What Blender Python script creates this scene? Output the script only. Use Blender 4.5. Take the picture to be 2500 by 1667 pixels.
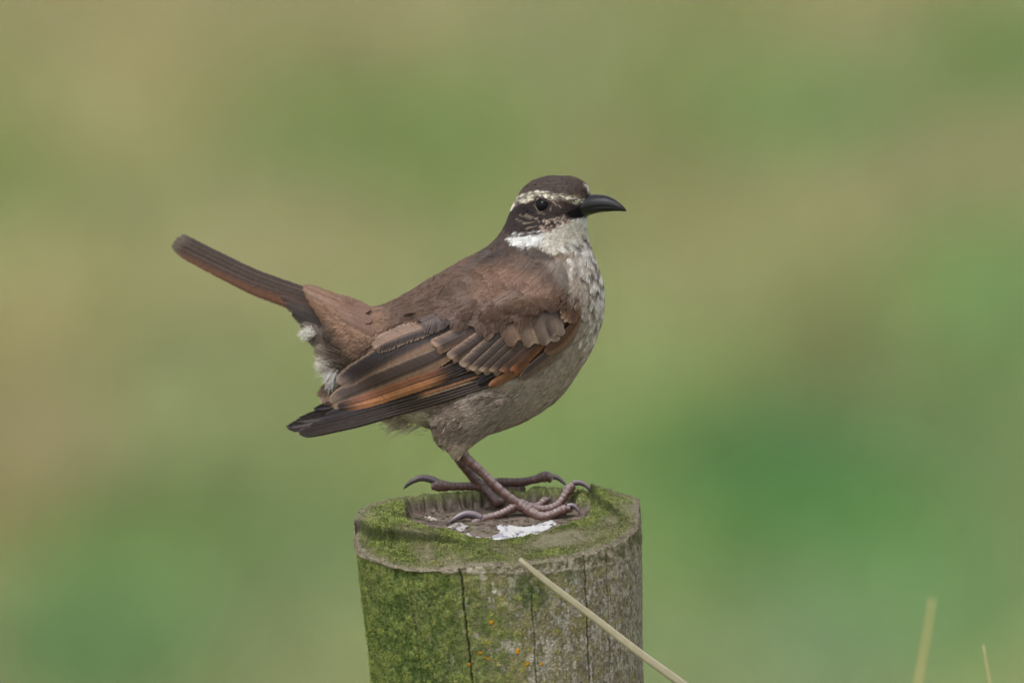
import bpy, math, random
import numpy as np
from mathutils import Vector
from mathutils.bvhtree import BVHTree

random.seed(7)
rng = np.random.default_rng(7)
scene = bpy.context.scene
for o in list(bpy.data.objects):
    bpy.data.objects.remove(o)

# ------------------------------------------------------------------ camera
S = 0.35 / 2500.0              # metres per unit on the plane of the bird (a unit = 0.14 mm)
DIST = 9.0                     # long telephoto lens, nine metres away
PITCH = math.radians(9.0)
C0 = np.array([0.0, 0.0, 1.45])
FWD = np.array([0.0, math.cos(PITCH), -math.sin(PITCH)])
UP = np.array([0.0, math.sin(PITCH), math.cos(PITCH)])
RIGHT = np.array([1.0, 0.0, 0.0])
CAM = C0 - FWD * DIST

cam_data = bpy.data.cameras.new("camera")
cam = bpy.data.objects.new("camera", cam_data)
scene.collection.objects.link(cam)
cam.location = CAM
cam.rotation_euler = (math.radians(90) - PITCH, 0, 0)
cam_data.sensor_width = 36.0
cam_data.lens = 36.0 * DIST / 0.35
cam_data.clip_start = 0.1
cam_data.clip_end = 3000.0
cam_data.dof.use_dof = True
cam_data.dof.focus_distance = DIST - 260 * S
cam_data.dof.aperture_fstop = cam_data.lens / 80.0
cam_data.dof.aperture_blades = 9
scene.camera = cam

# ------------------------------------------------------------------ world and sun (bright overcast)
SUN_EL, SUN_AZ = math.radians(58), math.radians(215)     # azimuth from +Y, clockwise: behind the camera, to its left
world = bpy.data.worlds.new("World")
scene.world = world
world.use_nodes = True
wn, wl = world.node_tree.nodes, world.node_tree.links
wn.clear()
sky = wn.new("ShaderNodeTexSky")
sky.sky_type = 'NISHITA'
sky.sun_disc = False
sky.sun_elevation = SUN_EL
sky.sun_rotation = SUN_AZ
sky.air_density = 1.0
sky.dust_density = 3.0
hs = wn.new("ShaderNodeHueSaturation")
hs.inputs['Saturation'].default_value = 0.22
bg = wn.new("ShaderNodeBackground")
bg.inputs['Strength'].default_value = 0.13
wo = wn.new("ShaderNodeOutputWorld")
wl.new(sky.outputs[0], hs.inputs['Color'])
wl.new(hs.outputs[0], bg.inputs['Color'])
wl.new(bg.outputs[0], wo.inputs['Surface'])

sun_d = bpy.data.lights.new("sun", 'SUN')
sun_d.energy = 1.3
sun_d.angle = math.radians(28)
sun_d.color = (1.0, 0.965, 0.92)
sun = bpy.data.objects.new("sun", sun_d)
scene.collection.objects.link(sun)
sdir = Vector((math.sin(SUN_AZ) * math.cos(SUN_EL), math.cos(SUN_AZ) * math.cos(SUN_EL), math.sin(SUN_EL)))
sun.rotation_euler = sdir.to_track_quat('Z', 'Y').to_euler()
sun.location = Vector(C0) + sdir * 30

scene.view_settings.view_transform = 'Standard'
scene.view_settings.look = 'None'
scene.view_settings.gamma = 1.0
scene.view_settings.use_curve_mapping = False
scene.view_settings.exposure = 0.55
scene.render.engine = 'CYCLES'
scene.cycles.use_denoising = True
try:
    scene.cycles.denoiser = 'OPENIMAGEDENOISE'
    scene.cycles.denoising_prefilter = 'ACCURATE'
    scene.cycles.denoising_input_passes = 'RGB_ALBEDO'
except Exception:
    pass
scene.cycles.max_bounces = 6
scene.cycles.diffuse_bounces = 4
scene.cycles.use_adaptive_sampling = False
scene.render.film_transparent = False


# ------------------------------------------------------------------ helpers
def lin(c):
    c = np.asarray(c, float) / 255.0
    return np.where(c <= 0.04045, c / 12.92, ((c + 0.055) / 1.055) ** 2.4)


def V(q):
    """(right, down, away) in bird units -> world metres"""
    q = np.asarray(q, float).reshape(-1, 3)
    u, v, d = (q[:, 0] - 1250) * S, (833.5 - q[:, 1]) * S, q[:, 2] * S
    k = (DIST + d) / DIST
    return CAM + np.outer(DIST + d, FWD) + np.outer(u * k, RIGHT) + np.outer(v * k, UP)


_tab = np.random.default_rng(3).random((64, 64, 64))


def vnoise(P, scale, seed=0.0):
    p = np.asarray(P, float) / scale + 17.3 * (seed + 1)
    i = np.floor(p).astype(int)
    f = p - i
    f = f * f * (3 - 2 * f)
    out = 0
    for dx in (0, 1):
        for dy in (0, 1):
            for dz in (0, 1):
                w = (f[:, 0] if dx else 1 - f[:, 0]) * (f[:, 1] if dy else 1 - f[:, 1]) * (f[:, 2] if dz else 1 - f[:, 2])
                out = out + w * _tab[(i[:, 0] + dx) % 64, (i[:, 1] + dy) % 64, (i[:, 2] + dz) % 64]
    return out


def fbm(P, scale, seed=0, octv=4, gain=0.5):
    a, t, s = 1.0, 0, 0
    for k in range(octv):
        t = t + a * vnoise(P, scale / 2 ** k, seed + k * 1.7)
        s += a
        a *= gain
    return t / s


def sstep(a, b, x):
    t = np.clip((x - a) / (b - a), 0, 1)
    return t * t * (3 - 2 * t)


def inpoly(x, y, poly):
    x, y = np.asarray(x, float), np.asarray(y, float)
    r = np.zeros(x.shape, bool)
    n = len(poly)
    for i in range(n):
        x0, y0 = poly[i]
        x1, y1 = poly[(i + 1) % n]
        if y0 == y1:
            continue
        c = ((y0 > y) != (y1 > y)) & (x < (x1 - x0) * (y - y0) / (y1 - y0) + x0)
        r ^= c
    return r


def segdist(x, y, pts, closed=False):
    d = np.full(np.shape(x), 1e9)
    n = len(pts)
    for i in range(n if closed else n - 1):
        x0, y0 = pts[i]
        x1, y1 = pts[(i + 1) % n]
        dx, dy = x1 - x0, y1 - y0
        t = np.clip(((x - x0) * dx + (y - y0) * dy) / (dx * dx + dy * dy + 1e-9), 0, 1)
        d = np.minimum(d, np.hypot(x - x0 - t * dx, y - y0 - t * dy))
    return d


def sdist(x, y, poly):
    d = segdist(x, y, poly, True)
    return np.where(inpoly(x, y, poly), d, -d)


def catmull(P, n):
    """smooth resampling of control rows P to n rows"""
    P = np.asarray(P, float)
    k = len(P)
    L = np.concatenate([[0], np.cumsum(np.maximum(np.linalg.norm(np.diff(P[:, :2], axis=0), axis=1), 1e-6))])
    t = np.linspace(0, L[-1], n)
    m = np.zeros_like(P)
    m[1:-1] = (P[2:] - P[:-2]) / (L[2:] - L[:-2])[:, None]
    m[0] = (P[1] - P[0]) / (L[1] - L[0])
    m[-1] = (P[-1] - P[-2]) / (L[-1] - L[-2])
    i = np.clip(np.searchsorted(L, t, 'right') - 1, 0, k - 2)
    h = (L[i + 1] - L[i])[:, None]
    s = ((t - L[i]) / (L[i + 1] - L[i]))[:, None]
    return ((2 * s ** 3 - 3 * s ** 2 + 1) * P[i] + (s ** 3 - 2 * s ** 2 + s) * h * m[i]
            + (-2 * s ** 3 + 3 * s ** 2) * P[i + 1] + (s ** 3 - s ** 2) * h * m[i + 1])


def link(o, parent=None):
    scene.collection.objects.link(o)
    if parent is not None:
        o.parent = parent
    return o


def empty(name, loc, label=None, cat=None, parent=None):
    o = bpy.data.objects.new(name, None)
    o.empty_display_size = 0.01
    o.location = loc
    if label:
        o['label'] = label
        o['category'] = cat
    return link(o, parent)


def mesh_obj(name, verts, faces, mat, parent=None, origin=(0, 0, 0), col=None, smooth=True):
    me = bpy.data.meshes.new(name)
    v = np.asarray(verts, float) - np.asarray(origin, float)
    if isinstance(faces, np.ndarray):
        nf, k = faces.shape
        me.vertices.add(len(v))
        me.vertices.foreach_set('co', v.astype(np.float32).ravel())
        me.loops.add(nf * k)
        me.loops.foreach_set('vertex_index', faces.astype(np.int32).ravel())
        me.polygons.add(nf)
        me.polygons.foreach_set('loop_start', np.arange(0, nf * k, k, dtype=np.int32))
        me.update(calc_edges=True)
        me.validate()
    else:
        me.from_pydata([tuple(p) for p in v], [], [tuple(f) for f in faces])
    if smooth:
        me.polygons.foreach_set('use_smooth', np.ones(len(me.polygons), bool))
    if col is not None:
        c = np.ones((len(v), 4), np.float32)
        c[:, :3] = col
        a = me.color_attributes.new('Col', 'FLOAT_COLOR', 'POINT')
        a.data.foreach_set('color', c.ravel())
    me.materials.append(mat)
    me.update()
    return link(bpy.data.objects.new(name, me), parent)


def curves_obj(name, pts, rad, col, mat, parent=None, origin=(0, 0, 0)):
    """pts (N,K,3) world, rad (N,K), col (N,K,3)"""
    N, K, _ = pts.shape
    hc = bpy.data.hair_curves.new(name)
    hc.add_curves([K] * N)
    p = (pts - np.asarray(origin)).astype(np.float32)
    hc.position_data.foreach_set('vector', p.ravel())
    r = hc.attributes.get('radius') or hc.attributes.new('radius', 'FLOAT', 'POINT')
    r.data.foreach_set('value', rad.astype(np.float32).ravel())
    a = hc.attributes.new('Col', 'FLOAT_COLOR', 'POINT')
    c = np.ones((N, K, 4), np.float32)
    c[..., :3] = col
    a.data.foreach_set('color', c.ravel())
    hc.materials.append(mat)
    return link(bpy.data.objects.new(name, hc), parent)


def mat_base(name, rough=0.6, spec=0.3):
    m = bpy.data.materials.new(name)
    m.use_nodes = True
    b = m.node_tree.nodes['Principled BSDF']
    b.inputs['Roughness'].default_value = rough
    b.inputs['Specular IOR Level'].default_value = spec
    return m, m.node_tree.nodes, m.node_tree.links, b


def mat_attr(name, rough=0.6, spec=0.3, noise=None, bump=None, attr='Col'):
    """colour carried by the object, broken by fine procedural noise; optional bump"""
    m, n, l, b = mat_base(name, rough, spec)
    at = n.new('ShaderNodeAttribute')
    at.attribute_name = attr
    out = at.outputs['Color']
    tc = n.new('ShaderNodeTexCoord')
    if noise:
        nz = n.new('ShaderNodeTexNoise')
        nz.inputs['Scale'].default_value = noise[0]
        nz.inputs['Detail'].default_value = 5
        l.new(tc.outputs['Object'], nz.inputs['Vector'])
        mr = n.new('ShaderNodeMapRange')
        mr.inputs['From Min'].default_value = 0.3
        mr.inputs['From Max'].default_value = 0.7
        mr.inputs['To Min'].default_value = 1 - noise[1]
        mr.inputs['To Max'].default_value = 1 + noise[1]
        l.new(nz.outputs['Fac'], mr.inputs['Value'])
        mx = n.new('ShaderNodeVectorMath')
        mx.operation = 'SCALE'
        l.new(out, mx.inputs[0])
        l.new(mr.outputs[0], mx.inputs['Scale'])
        out = mx.outputs[0]
    l.new(out, b.inputs['Base Color'])
    if bump:
        kind, sc, st, dist = bump
        if kind == 'voronoi':
            t = n.new('ShaderNodeTexVoronoi')
            t.feature = 'DISTANCE_TO_EDGE'
            t.inputs['Scale'].default_value = sc
            o_ = t.outputs['Distance']
            cl = n.new('ShaderNodeMapRange')
            cl.inputs['From Max'].default_value = 0.25
            l.new(o_, cl.inputs['Value'])
            o_ = cl.outputs[0]
        else:
            t = n.new('ShaderNodeTexNoise')
            t.inputs['Scale'].default_value = sc
            t.inputs['Detail'].default_value = 6
            o_ = t.outputs['Fac']
        l.new(tc.outputs['Object'], t.inputs['Vector'])
        bp = n.new('ShaderNodeBump')
        bp.inputs['Strength'].default_value = st
        bp.inputs['Distance'].default_value = dist
        l.new(o_, bp.inputs['Height'])
        l.new(bp.outputs[0], b.inputs['Normal'])
    return m


M_PLUME = mat_attr('plumage_fibres', 0.65, 0.2)
M_SKIN = mat_attr('plumage_under', 0.8, 0.1)
M_VANE = mat_attr('feather_vane', 0.5, 0.28, noise=(900, 0.10))
M_LEG = mat_attr('scaly_leg', 0.52, 0.35, noise=(1500, 0.22), bump=('voronoi', 900, 0.3, 0.0003))
M_CLAW = mat_attr('claw_horn', 0.3, 0.5, noise=(700, 0.1))
M_BILL = mat_attr('bill_horn', 0.38, 0.4, noise=(900, 0.15), bump=('noise', 1400, 0.12, 0.0002))
M_WOOD = mat_attr('weathered_wood', 0.85, 0.15, noise=(1400, 0.28), bump=('noise', 1600, 0.5, 0.0006))
M_MOSS = mat_attr('moss_fibres', 0.75, 0.15)
M_LICHEN = mat_attr('lichen_crust', 0.8, 0.15, noise=(2500, 0.2))
M_DROP = mat_attr('dropping_chalk', 0.6, 0.3, noise=(900, 0.12), bump=('noise', 1200, 0.4, 0.0004))
M_STALK = mat_attr('dry_stalk', 0.55, 0.3, noise=(300, 0.10))
M_GRASS = mat_attr('meadow_grass', 0.6, 0.2)
M_EYE, _n, _l, _b = mat_base('eye_dark', 0.05, 0.11)
_b.inputs['Base Color'].default_value = (0.006, 0.005, 0.006, 1)

# ------------------------------------------------------------------ meadow
# patches of fresh and of dry grass, (right, down, radius x, radius y, colour) as they lie across the view
PATCH = [
    (0, 330, 170, 200, (128, 142, 76)), (300, 150, 420, 170, (158, 148, 104)), (330, 250, 260, 140, (160, 150, 98)),
    (690, 215, 170, 110, (108, 128, 62)), (800, 340, 300, 110, (118, 136, 78)), (930, 60, 260, 90, (162, 150, 108)),
    (1150, 340, 170, 120, (116, 140, 70)), (1350, 200, 150, 170, (142, 146, 98)), (1550, 370, 110, 100, (112, 118, 66)),
    (1460, 420, 130, 60, (146, 136, 94)), (1700, 220, 170, 120, (130, 142, 82)), (2060, 90, 200, 90, (150, 146, 100)),
    (2000, 290, 240, 90, (108, 142, 80)), (2430, 150, 170, 110, (92, 126, 60)), (2350, 420, 220, 150, (152, 144, 100)),
    (2050, 520, 200, 110, (156, 150, 104)), (1700, 500, 150, 90, (138, 136, 86)),
    (350, 540, 260, 100, (130, 138, 90)), (150, 720, 230, 120, (164, 154, 102)), (620, 640, 260, 130, (166, 156, 112)),
    (80, 950, 180, 150, (146, 134, 92)), (420, 820, 170, 110, (134, 140, 92)), (420, 1000, 180, 130, (136, 142, 92)),
    (750, 900, 200, 150, (138, 146, 92)), (100, 1130, 140, 80, (156, 142, 102)), (20, 1260, 90, 100, (142, 122, 80)),
    (520, 1240, 190, 110, (96, 118, 64)), (250, 1350, 200, 90, (114, 146, 78)), (220, 1570, 170, 130, (78, 120, 62)),
    (430, 1540, 200, 120, (96, 126, 74)), (700, 1580, 170, 110, (134, 142, 90)), (780, 1380, 120, 120, (108, 132, 78)),
    (1700, 720, 160, 180, (150, 148, 100)), (1990, 690, 190, 90, (140, 146, 88)), (2060, 850, 150, 110, (110, 112, 66)),
    (2400, 720, 160, 180, (112, 146, 80)), (2350, 900, 180, 160, (112, 136, 80)), (1750, 900, 140, 80, (128, 148, 82)),
    (1750, 1090, 170, 90, (62, 112, 48)), (1950, 1100, 200, 90, (66, 118, 62)), (2030, 1290, 300, 130, (76, 128, 58)),
    (1700, 1240, 130, 100, (78, 120, 58)), (2470, 1200, 100, 110, (96, 116, 66)), (1620, 1400, 110, 120, (116, 142, 76)),
    (1680, 1560, 200, 110, (128, 146, 94)), (2000, 1580, 170, 130, (116, 144, 100)), (2330, 1480, 200, 150, (96, 138, 78)),
    (2330, 1640, 160, 90, (122, 148, 88)), (1560, 960, 130, 130, (126, 146, 82)), (1320, 1100, 220, 90, (118, 148, 80)),
    (1000, 1100, 220, 90, (132, 146, 84)), (1400, 30, 250, 80, (142, 142, 96)), (1790, 40, 200, 90, (136, 138, 86)),
]
PX = np.array([p[0] for p in PATCH], float)
PY = np.array([p[1] for p in PATCH], float)
PRX = np.array([p[2] for p in PATCH], float)
PRY = np.array([p[3] for p in PATCH], float)
PC = np.array([p[4] for p in PATCH], float)
PC = lin(PC + (np.array([130, 138, 86]) - PC) * 0.10)


def ground_of(px, py):
    """where the sight line through (px,py) meets the flat meadow"""
    d = V(np.stack([px, py, np.zeros_like(px)], 1)) - CAM
    t = -CAM[2] / d[:, 2]
    return CAM + d * t[:, None]


GC = ground_of(PX, PY)
GRX = PRX * S * (GC[:, 1] - CAM[1]) / DIST
GRY = np.abs(ground_of(PX, PY - PRY)[:, 1] - ground_of(PX, PY + PRY)[:, 1]) / 2
GRASS_GAIN = np.array([1.15, 1.165, 1.25])


def meadow_colour(xy, jitter=True):
    """real colour of the sward at ground positions: named patches where we know them, noise elsewhere"""
    x, y = xy[:, 0], xy[:, 1]
    P3 = np.stack([x, y * 0.35, np.zeros_like(x)], 1)
    n1 = fbm(P3, 0.16, 5, 3)
    n2 = vnoise(P3, 0.35, 9)
    base = lin((134, 140, 88))[None] * np.ones((len(x), 1))
    base = base + (lin((92, 128, 66)) - base) * sstep(0.5, 0.8, n1)[:, None]
    base = base + (lin((160, 150, 104)) - base) * sstep(0.45, 0.8, n2)[:, None] * 0.8
    wsum = np.full(len(x), 0.12)
    acc = base * 0.12
    for k in range(len(PATCH)):
        w = np.exp(-(((x - GC[k, 0]) / GRX[k]) ** 2 + ((y - GC[k, 1]) / GRY[k]) ** 2))
        w = w ** 1.1
        acc = acc + w[:, None] * PC[k]
        wsum = wsum + w
    return acc / wsum[:, None] * GRASS_GAIN * 0.98


def height(x, y):
    P3 = np.stack([x, y, np.zeros_like(x)], 1)
    return (fbm(P3, 2.6, 2, 3) - 0.5) * 0.05 * sstep(0.4, 2.0, np.hypot(x, y))


# ground: one sheet to the horizon, fine in the middle
ax = np.concatenate([-np.geomspace(900, 3.2, 26), np.linspace(-3, 3, 121), np.geomspace(3.2, 900, 26)])
ay = np.concatenate([-np.geomspace(900, 1.2, 26), np.linspace(-1, 16, 341), np.geomspace(16.3, 900, 26)])
gx, gy = np.meshgrid(ax, ay)
gv = np.stack([gx.ravel(), gy.ravel(), height(gx.ravel(), gy.ravel())], 1)
nx, ny = len(ax), len(ay)
ii = (np.arange(ny - 1)[:, None] * nx + np.arange(nx - 1)[None]).ravel()
gf = np.stack([ii, ii + 1, ii + 1 + nx, ii + nx], 1)
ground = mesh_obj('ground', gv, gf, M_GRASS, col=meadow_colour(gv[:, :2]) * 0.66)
ground['kind'] = 'structure'


def blades(n, x0, x1, y0, y1, hmin, hmax, wid):
    if wid < 0.006:
        bx, by = rng.normal((x0 + x1) / 2, (x1 - x0) / 2.6, n), rng.normal((y0 + y1) / 2, (y1 - y0) / 2.6, n)
    else:
        bx, by = rng.uniform(x0, x1, n), rng.uniform(y0, y1, n)
    z = height(bx, by) - 0.004
    h = rng.uniform(hmin, hmax, n)
    az = rng.uniform(0, 2 * math.pi, n)
    lean = rng.uniform(0.1, 0.9, n) * h
    fa = rng.uniform(0, 2 * math.pi, n)
    wv = np.stack([np.cos(fa), np.sin(fa), np.zeros(n)], 1) * (wid * rng.uniform(0.6, 1.3, n))[:, None]
    base = np.stack([bx, by, z], 1)
    ld = np.stack([np.cos(az), np.sin(az), np.zeros(n)], 1)
    rows = []
    for t in (0, 0.4, 0.75, 1.0):
        c = base + ld * (lean * t ** 1.8)[:, None] + np.array([0, 0, 1.0]) * (h * (t - 0.25 * t * t))[:, None]
        k = 1 - t ** 2
        if t < 1:
            rows += [c - wv * k / 2, c + wv * k / 2]
        else:
            rows += [c]
    v = np.stack(rows, 1).reshape(-1, 3)
    b = np.arange(n)[:, None] * 7
    q = np.concatenate([b + np.array([0, 1, 3]), b + np.array([0, 3, 2]), b + np.array([2, 3, 5]),
                        b + np.array([2, 5, 4]), b + np.array([4, 5, 6])], 0)
    c = meadow_colour(np.stack([bx, by], 1))
    j = rng.normal(1, 0.13, (n, 1)) * (1 + rng.normal(0, 0.03, (n, 3)))
    c = np.clip(c * j, 0.01, 0.9)
    return v, q, np.repeat(c, 7, 0)


bl = [blades(60000, -1.4, 1.4, 6.6, 12.4, 0.015, 0.05, 0.005),
      blades(60000, -5, 5, -1.5, 18, 0.02, 0.06, 0.008)]
off = 0
vv, ff, cc = [], [], []
for v, q, c in bl:
    vv.append(v)
    ff.append(q + off)
    cc.append(c)
    off += len(v)
grass = mesh_obj('grass', np.concatenate(vv), np.concatenate(ff), M_GRASS, col=np.concatenate(cc), smooth=False)
grass['kind'] = 'stuff'
grass['label'] = 'short meadow grass in soft green and straw coloured patches'
grass['category'] = 'grass'

# ------------------------------------------------------------------ fence post
PCX, PCY, PCW = 1212.0, 1275.0, -250.0
P0 = V([(PCX, PCY, PCW)])[0]
SP, CP = math.sin(PITCH), math.cos(PITCH)


def top_plane(x, y):
    """worn, tilted end grain: falls towards the near side, a little higher on the right"""
    return np.where(y > 0, y * 0.073, y * 0.128) + 0.022 * x


def top_xy(px, py):
    """local (x,y) on the tilted top seen at (px,py)"""
    px, py = np.asarray(px, float), np.asarray(py, float)
    x = px - PCX
    dy = (PCY - py) - 0.022 * x * CP
    y = np.where(dy > 0, dy / (SP + 0.073 * CP), dy / (SP + 0.128 * CP))
    return x, y


def tpoly(pts):
    a = np.array(pts, float)
    x, y = top_xy(a[:, 0], a[:, 1])
    return list(zip(x, y))


HOLLOW = tpoly([(985, 1232), (982, 1258), (1010, 1276), (1050, 1290), (1090, 1294), (1120, 1304), (1160, 1313), (1196, 1318),
                (1250, 1316), (1300, 1304), (1350, 1292), (1400, 1276), (1445, 1258), (1446, 1225), (1400, 1210), (1330, 1203),
                (1260, 1200.5), (1180, 1200), (1090, 1200), (1020, 1203), (995, 1213)])
SHELF = tpoly([(872, 1262), (905, 1287), (970, 1293), (1040, 1301), (1090, 1310), (1150, 1333), (1185, 1352), (1150, 1400), (1050, 1400),
               (940, 1380), (880, 1340), (850, 1290)])
RAISED = tpoly([(1436, 1200), (1446, 1232), (1480, 1249), (1520, 1272), (1580, 1272), (1590, 1195), (1500, 1190)])
MOSSRIM = tpoly([(1285, 1190), (1290, 1204), (1350, 1209), (1430, 1214), (1450, 1200), (1430, 1185)])
GROOVES = [tpoly([(1392, 1303), (1415, 1315), (1440, 1322)]), tpoly([(1316, 1342), (1345, 1354)]), tpoly([(868, 1258), (930, 1264)])]

# angular steps: fine on the side that shows
th = np.concatenate([np.linspace(math.pi, 2 * math.pi, 1100, endpoint=False), np.linspace(0, math.pi, 330, endpoint=False)])
NT = len(th)


def wrapd(a, b):
    return (a - b + math.pi) % (2 * math.pi) - math.pi


def rim_r(t, fine=1.0):
    d = np.degrees(t)
    r = 347 + 56 * np.exp(-(wrapd(t, math.radians(35)) / math.radians(17)) ** 2) + 44 * np.exp(-(wrapd(t, math.radians(141)) / math.radians(20)) ** 2)
    P = np.stack([np.cos(t), np.sin(t), np.zeros_like(t)], 1)
    return r + 6 * (fbm(P, 0.5, 4, 3) - 0.5) + fine * (6 * (vnoise(P, 0.06, 8) - 0.5) + 5 * (vnoise(P, 0.025, 9) - 0.5)) - fine * 11 * sstep(0.70, 0.86, vnoise(P, 0.07, 12))


RT = rim_r(th)
RING = -70.0         # a weathered ring round the post, below the middle of its top

# --- top
rr = np.concatenate([np.linspace(0.004, 0.95, 165), np.linspace(0.956, 1.0, 10)])
X = (RT[None] * rr[:, None]) * np.cos(th)[None]
Y = (RT[None] * rr[:, None]) * np.sin(th)[None]
xf, yf = X.ravel(), Y.ravel()
P3 = np.stack([xf, yf, np.zeros_like(xf)], 1)
hd = sdist(xf + 8 * (vnoise(P3, 16, 3) - 0.5) + 4 * (vnoise(P3, 6, 4) - .5), yf + 10 * (vnoise(P3, 16, 6) - 0.5) + 5 * (vnoise(P3, 6, 7) - .5), HOLLOW)
hol = sstep(-3, 20, hd) * (1 - sstep(0.90, 0.945, np.repeat(rr, NT) + 0.02 * (vnoise(P3, 9, 19) - 0.5)))
sd = sdist(xf, yf + 14 * (vnoise(P3, 30, 2) - 0.5), SHELF)
shelf_px = xf + PCX
shelf = sstep(-2, 5, sd) * (1 - sstep(980, 1190, shelf_px))
rs = sdist(xf, yf + 10 * (vnoise(P3, 20, 1) - 0.5), RAISED)
raised = sstep(-2, 6, rs) * (1 - 0.7 * sstep(1440, 1540, shelf_px))
mr_ = sstep(-6, 14, sdist(xf, yf, MOSSRIM))
Z = top_plane(xf, yf)
Z = Z - 42 * hol * (1 - 0.22 * fbm(P3, 60, 12, 3)) - 30 * shelf + 22 * raised + 9 * mr_
gmax = np.zeros(len(xf))
for g in GROOVES:
    gd = np.exp(-(segdist(xf, yf, g) / 3.2) ** 2)
    Z -= 9 * gd
    gmax = np.maximum(gmax, gd)
moss_top = (1 - hol) * sstep(0.38, 0.66, fbm(P3 * [1, 0.6, 1], 110, 21, 4) + 0.20 * sstep(70, 0, np.abs(hd)) + 0.14 * (shelf > 0.5) + 0.12 * raised)
moss_top = moss_top * (0.35 + 0.65 * sstep(1.0, 0.86, np.repeat(rr, NT)))
grain = vnoise(np.stack([xf * 0.25, yf * 0.25, np.zeros_like(xf)], 1), 2.2, 31)
Z += moss_top * (9.0 * (fbm(P3, 17, 14, 3) - 0.45) + 3.6 * (vnoise(P3, 5.5, 15) - 0.5)) + (1 - moss_top) * 2.4 * (fbm(P3, 7, 16, 3) - 0.5)
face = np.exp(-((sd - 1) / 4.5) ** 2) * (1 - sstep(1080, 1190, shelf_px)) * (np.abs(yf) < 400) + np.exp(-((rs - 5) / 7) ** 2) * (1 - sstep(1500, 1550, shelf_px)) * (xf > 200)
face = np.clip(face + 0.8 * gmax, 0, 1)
edge = sstep(0.955, 1.0, np.repeat(rr, NT))
Z -= 5 * edge ** 2
colT = np.zeros((len(xf), 3))
nA, nB, nC = fbm(P3, 40, 41, 4), fbm(P3, 12, 42, 3), vnoise(P3, 4, 43)
woodc = lin((120, 116, 92)) + (lin((92, 88, 70)) - lin((120, 116, 92))) * nB[:, None]
mossc = lin((72, 88, 38)) + (lin((134, 144, 82)) - lin((72, 88, 38))) * sstep(0.3, 0.75, nA * 0.55 + nC * 0.45)[:, None]
colT = woodc + (mossc - woodc) * (moss_top * (0.65 + 0.35 * sstep(.3, .6, nB)))[:, None]
face_dark = lin((44, 50, 24)) * (0.6 + 0.9 * vnoise(np.stack([xf, yf * 0.2, 0 * xf], 1), 5, 88))[:, None]  # dark green-brown streaks that set off the step faces and grooves
colT = colT + (face_dark - colT) * (face * 0.9)[:, None]
hfloor = lin((112, 100, 90)) + (lin((64, 56, 49)) - lin((112, 100, 90))) * sstep(0.3, 0.7, nB)[:, None] + (lin((78, 84, 48)) - lin((84, 74, 66))) * (0.5 * sstep(0.5, 0.8, nA))[:, None]
pale = (sstep(0.55, 0.75, nC) * 0.5)[:, None] * (lin((140, 128, 118)) - hfloor)
hfloor = hfloor + pale
SMEAR = tpoly([(950 + x / 4.276, 1080 + y / 4.276) for x, y in [(600, 890), (800, 850), (1000, 820), (1250, 840), (1500, 860), (1640, 920), (1100, 1040), (850, 1010)]])
sm_ = sstep(-20, 40, sdist(xf, yf, SMEAR) + 40 * (nB - 0.5))
hfloor = hfloor + (lin((168, 154, 152)) - hfloor) * (sm_ * (0.35 + 0.6 * sstep(0.35, 0.65, nC)))[:, None]
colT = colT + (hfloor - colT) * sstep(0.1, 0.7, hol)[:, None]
rimc = lin((150, 138, 128)) + (lin((98, 88, 78)) - lin((150, 138, 128))) * nB[:, None]
colT = colT + (rimc - colT) * (sstep(0.945, 0.99, np.repeat(rr, NT) + 0.05 * (nA - 0.5) + 0.02 * (nC - .5)) * (0.35 + 0.5 * sstep(.35, .6, nB)))[:, None]

# --- side
zs = np.concatenate([np.linspace(0, -400, 200)[1:], -np.geomspace(412, 10500, 40)])
NZ = len(zs)
ztop_rim = Z.reshape(len(rr), NT)[-1]
ZZ = np.zeros((NZ, NT))
for k in range(NZ):
    ZZ[k] = np.where(zs[k] > -400.1, ztop_rim + (-400 - ztop_rim) * (-zs[k] / 400.0), zs[k])
TH = np.repeat(th[None], NZ, 0)
Ps = np.stack([np.cos(TH).ravel() * 350, np.sin(TH).ravel() * 350, ZZ.ravel()], 1)
zf, tf = ZZ.ravel(), TH.ravel()
ringz = RING + 7 * (vnoise(Ps, 26, 78) - 0.5) + 10 * (vnoise(np.stack([np.cos(tf), np.sin(tf), tf * 0], 1), 0.5, 77) - 0.5)
below = sstep(3, -7, zf - ringz)
leftness = sstep(0.55, -0.75, np.cos(tf))          # green on the left, grey lichen on the right
inset = (5.0 * leftness ** 1.5 + 2) * below + 16 * sstep(-60, -420, zf)
RS = rim_r(th, 0.12)
kdn = sstep(0, -1, (zf - np.tile(ztop_rim, NZ)) / 34.0)
R = np.tile(RT, NZ) * (1 - kdn) + np.tile(RS, NZ) * kdn - inset
Pst = Ps * [1, 1, 0.6]
n_big, n_mid, n_fin = fbm(Ps, 90, 51, 4), fbm(Ps, 22, 52, 3), vnoise(Ps, 5, 53)
n_str = fbm(Pst, 6, 54, 3)
n_spk = fbm(Ps, 11, 55, 3)
mossS = sstep(0.34, 0.72, 0.40 * n_big + 0.30 * n_mid + 0.34 * n_spk + 0.34 * (leftness - 0.5) + 0.10 * sstep(-120, -320, zf) * leftness - 0.04)
patch2 = np.exp(-((np.cos(tf) * 345 - 75) / 45) ** 2 - ((zf + 110) / 60) ** 2) + np.exp(-((np.cos(tf) * 345 - 175) / 30) ** 2 - ((zf + 60) / 25) ** 2)
mossS = np.maximum(mossS, np.clip(patch2, 0, 1) * sstep(0.35, 0.6, n_spk + 0.1))
mossS = np.maximum(mossS * below, 0.12 * mossS)
colr_n = (1 - below) * (5 * (fbm(Ps, 13, 91, 3) - 0.5) + 2.4 * (vnoise(Ps, 4, 92) - 0.5))
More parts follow.
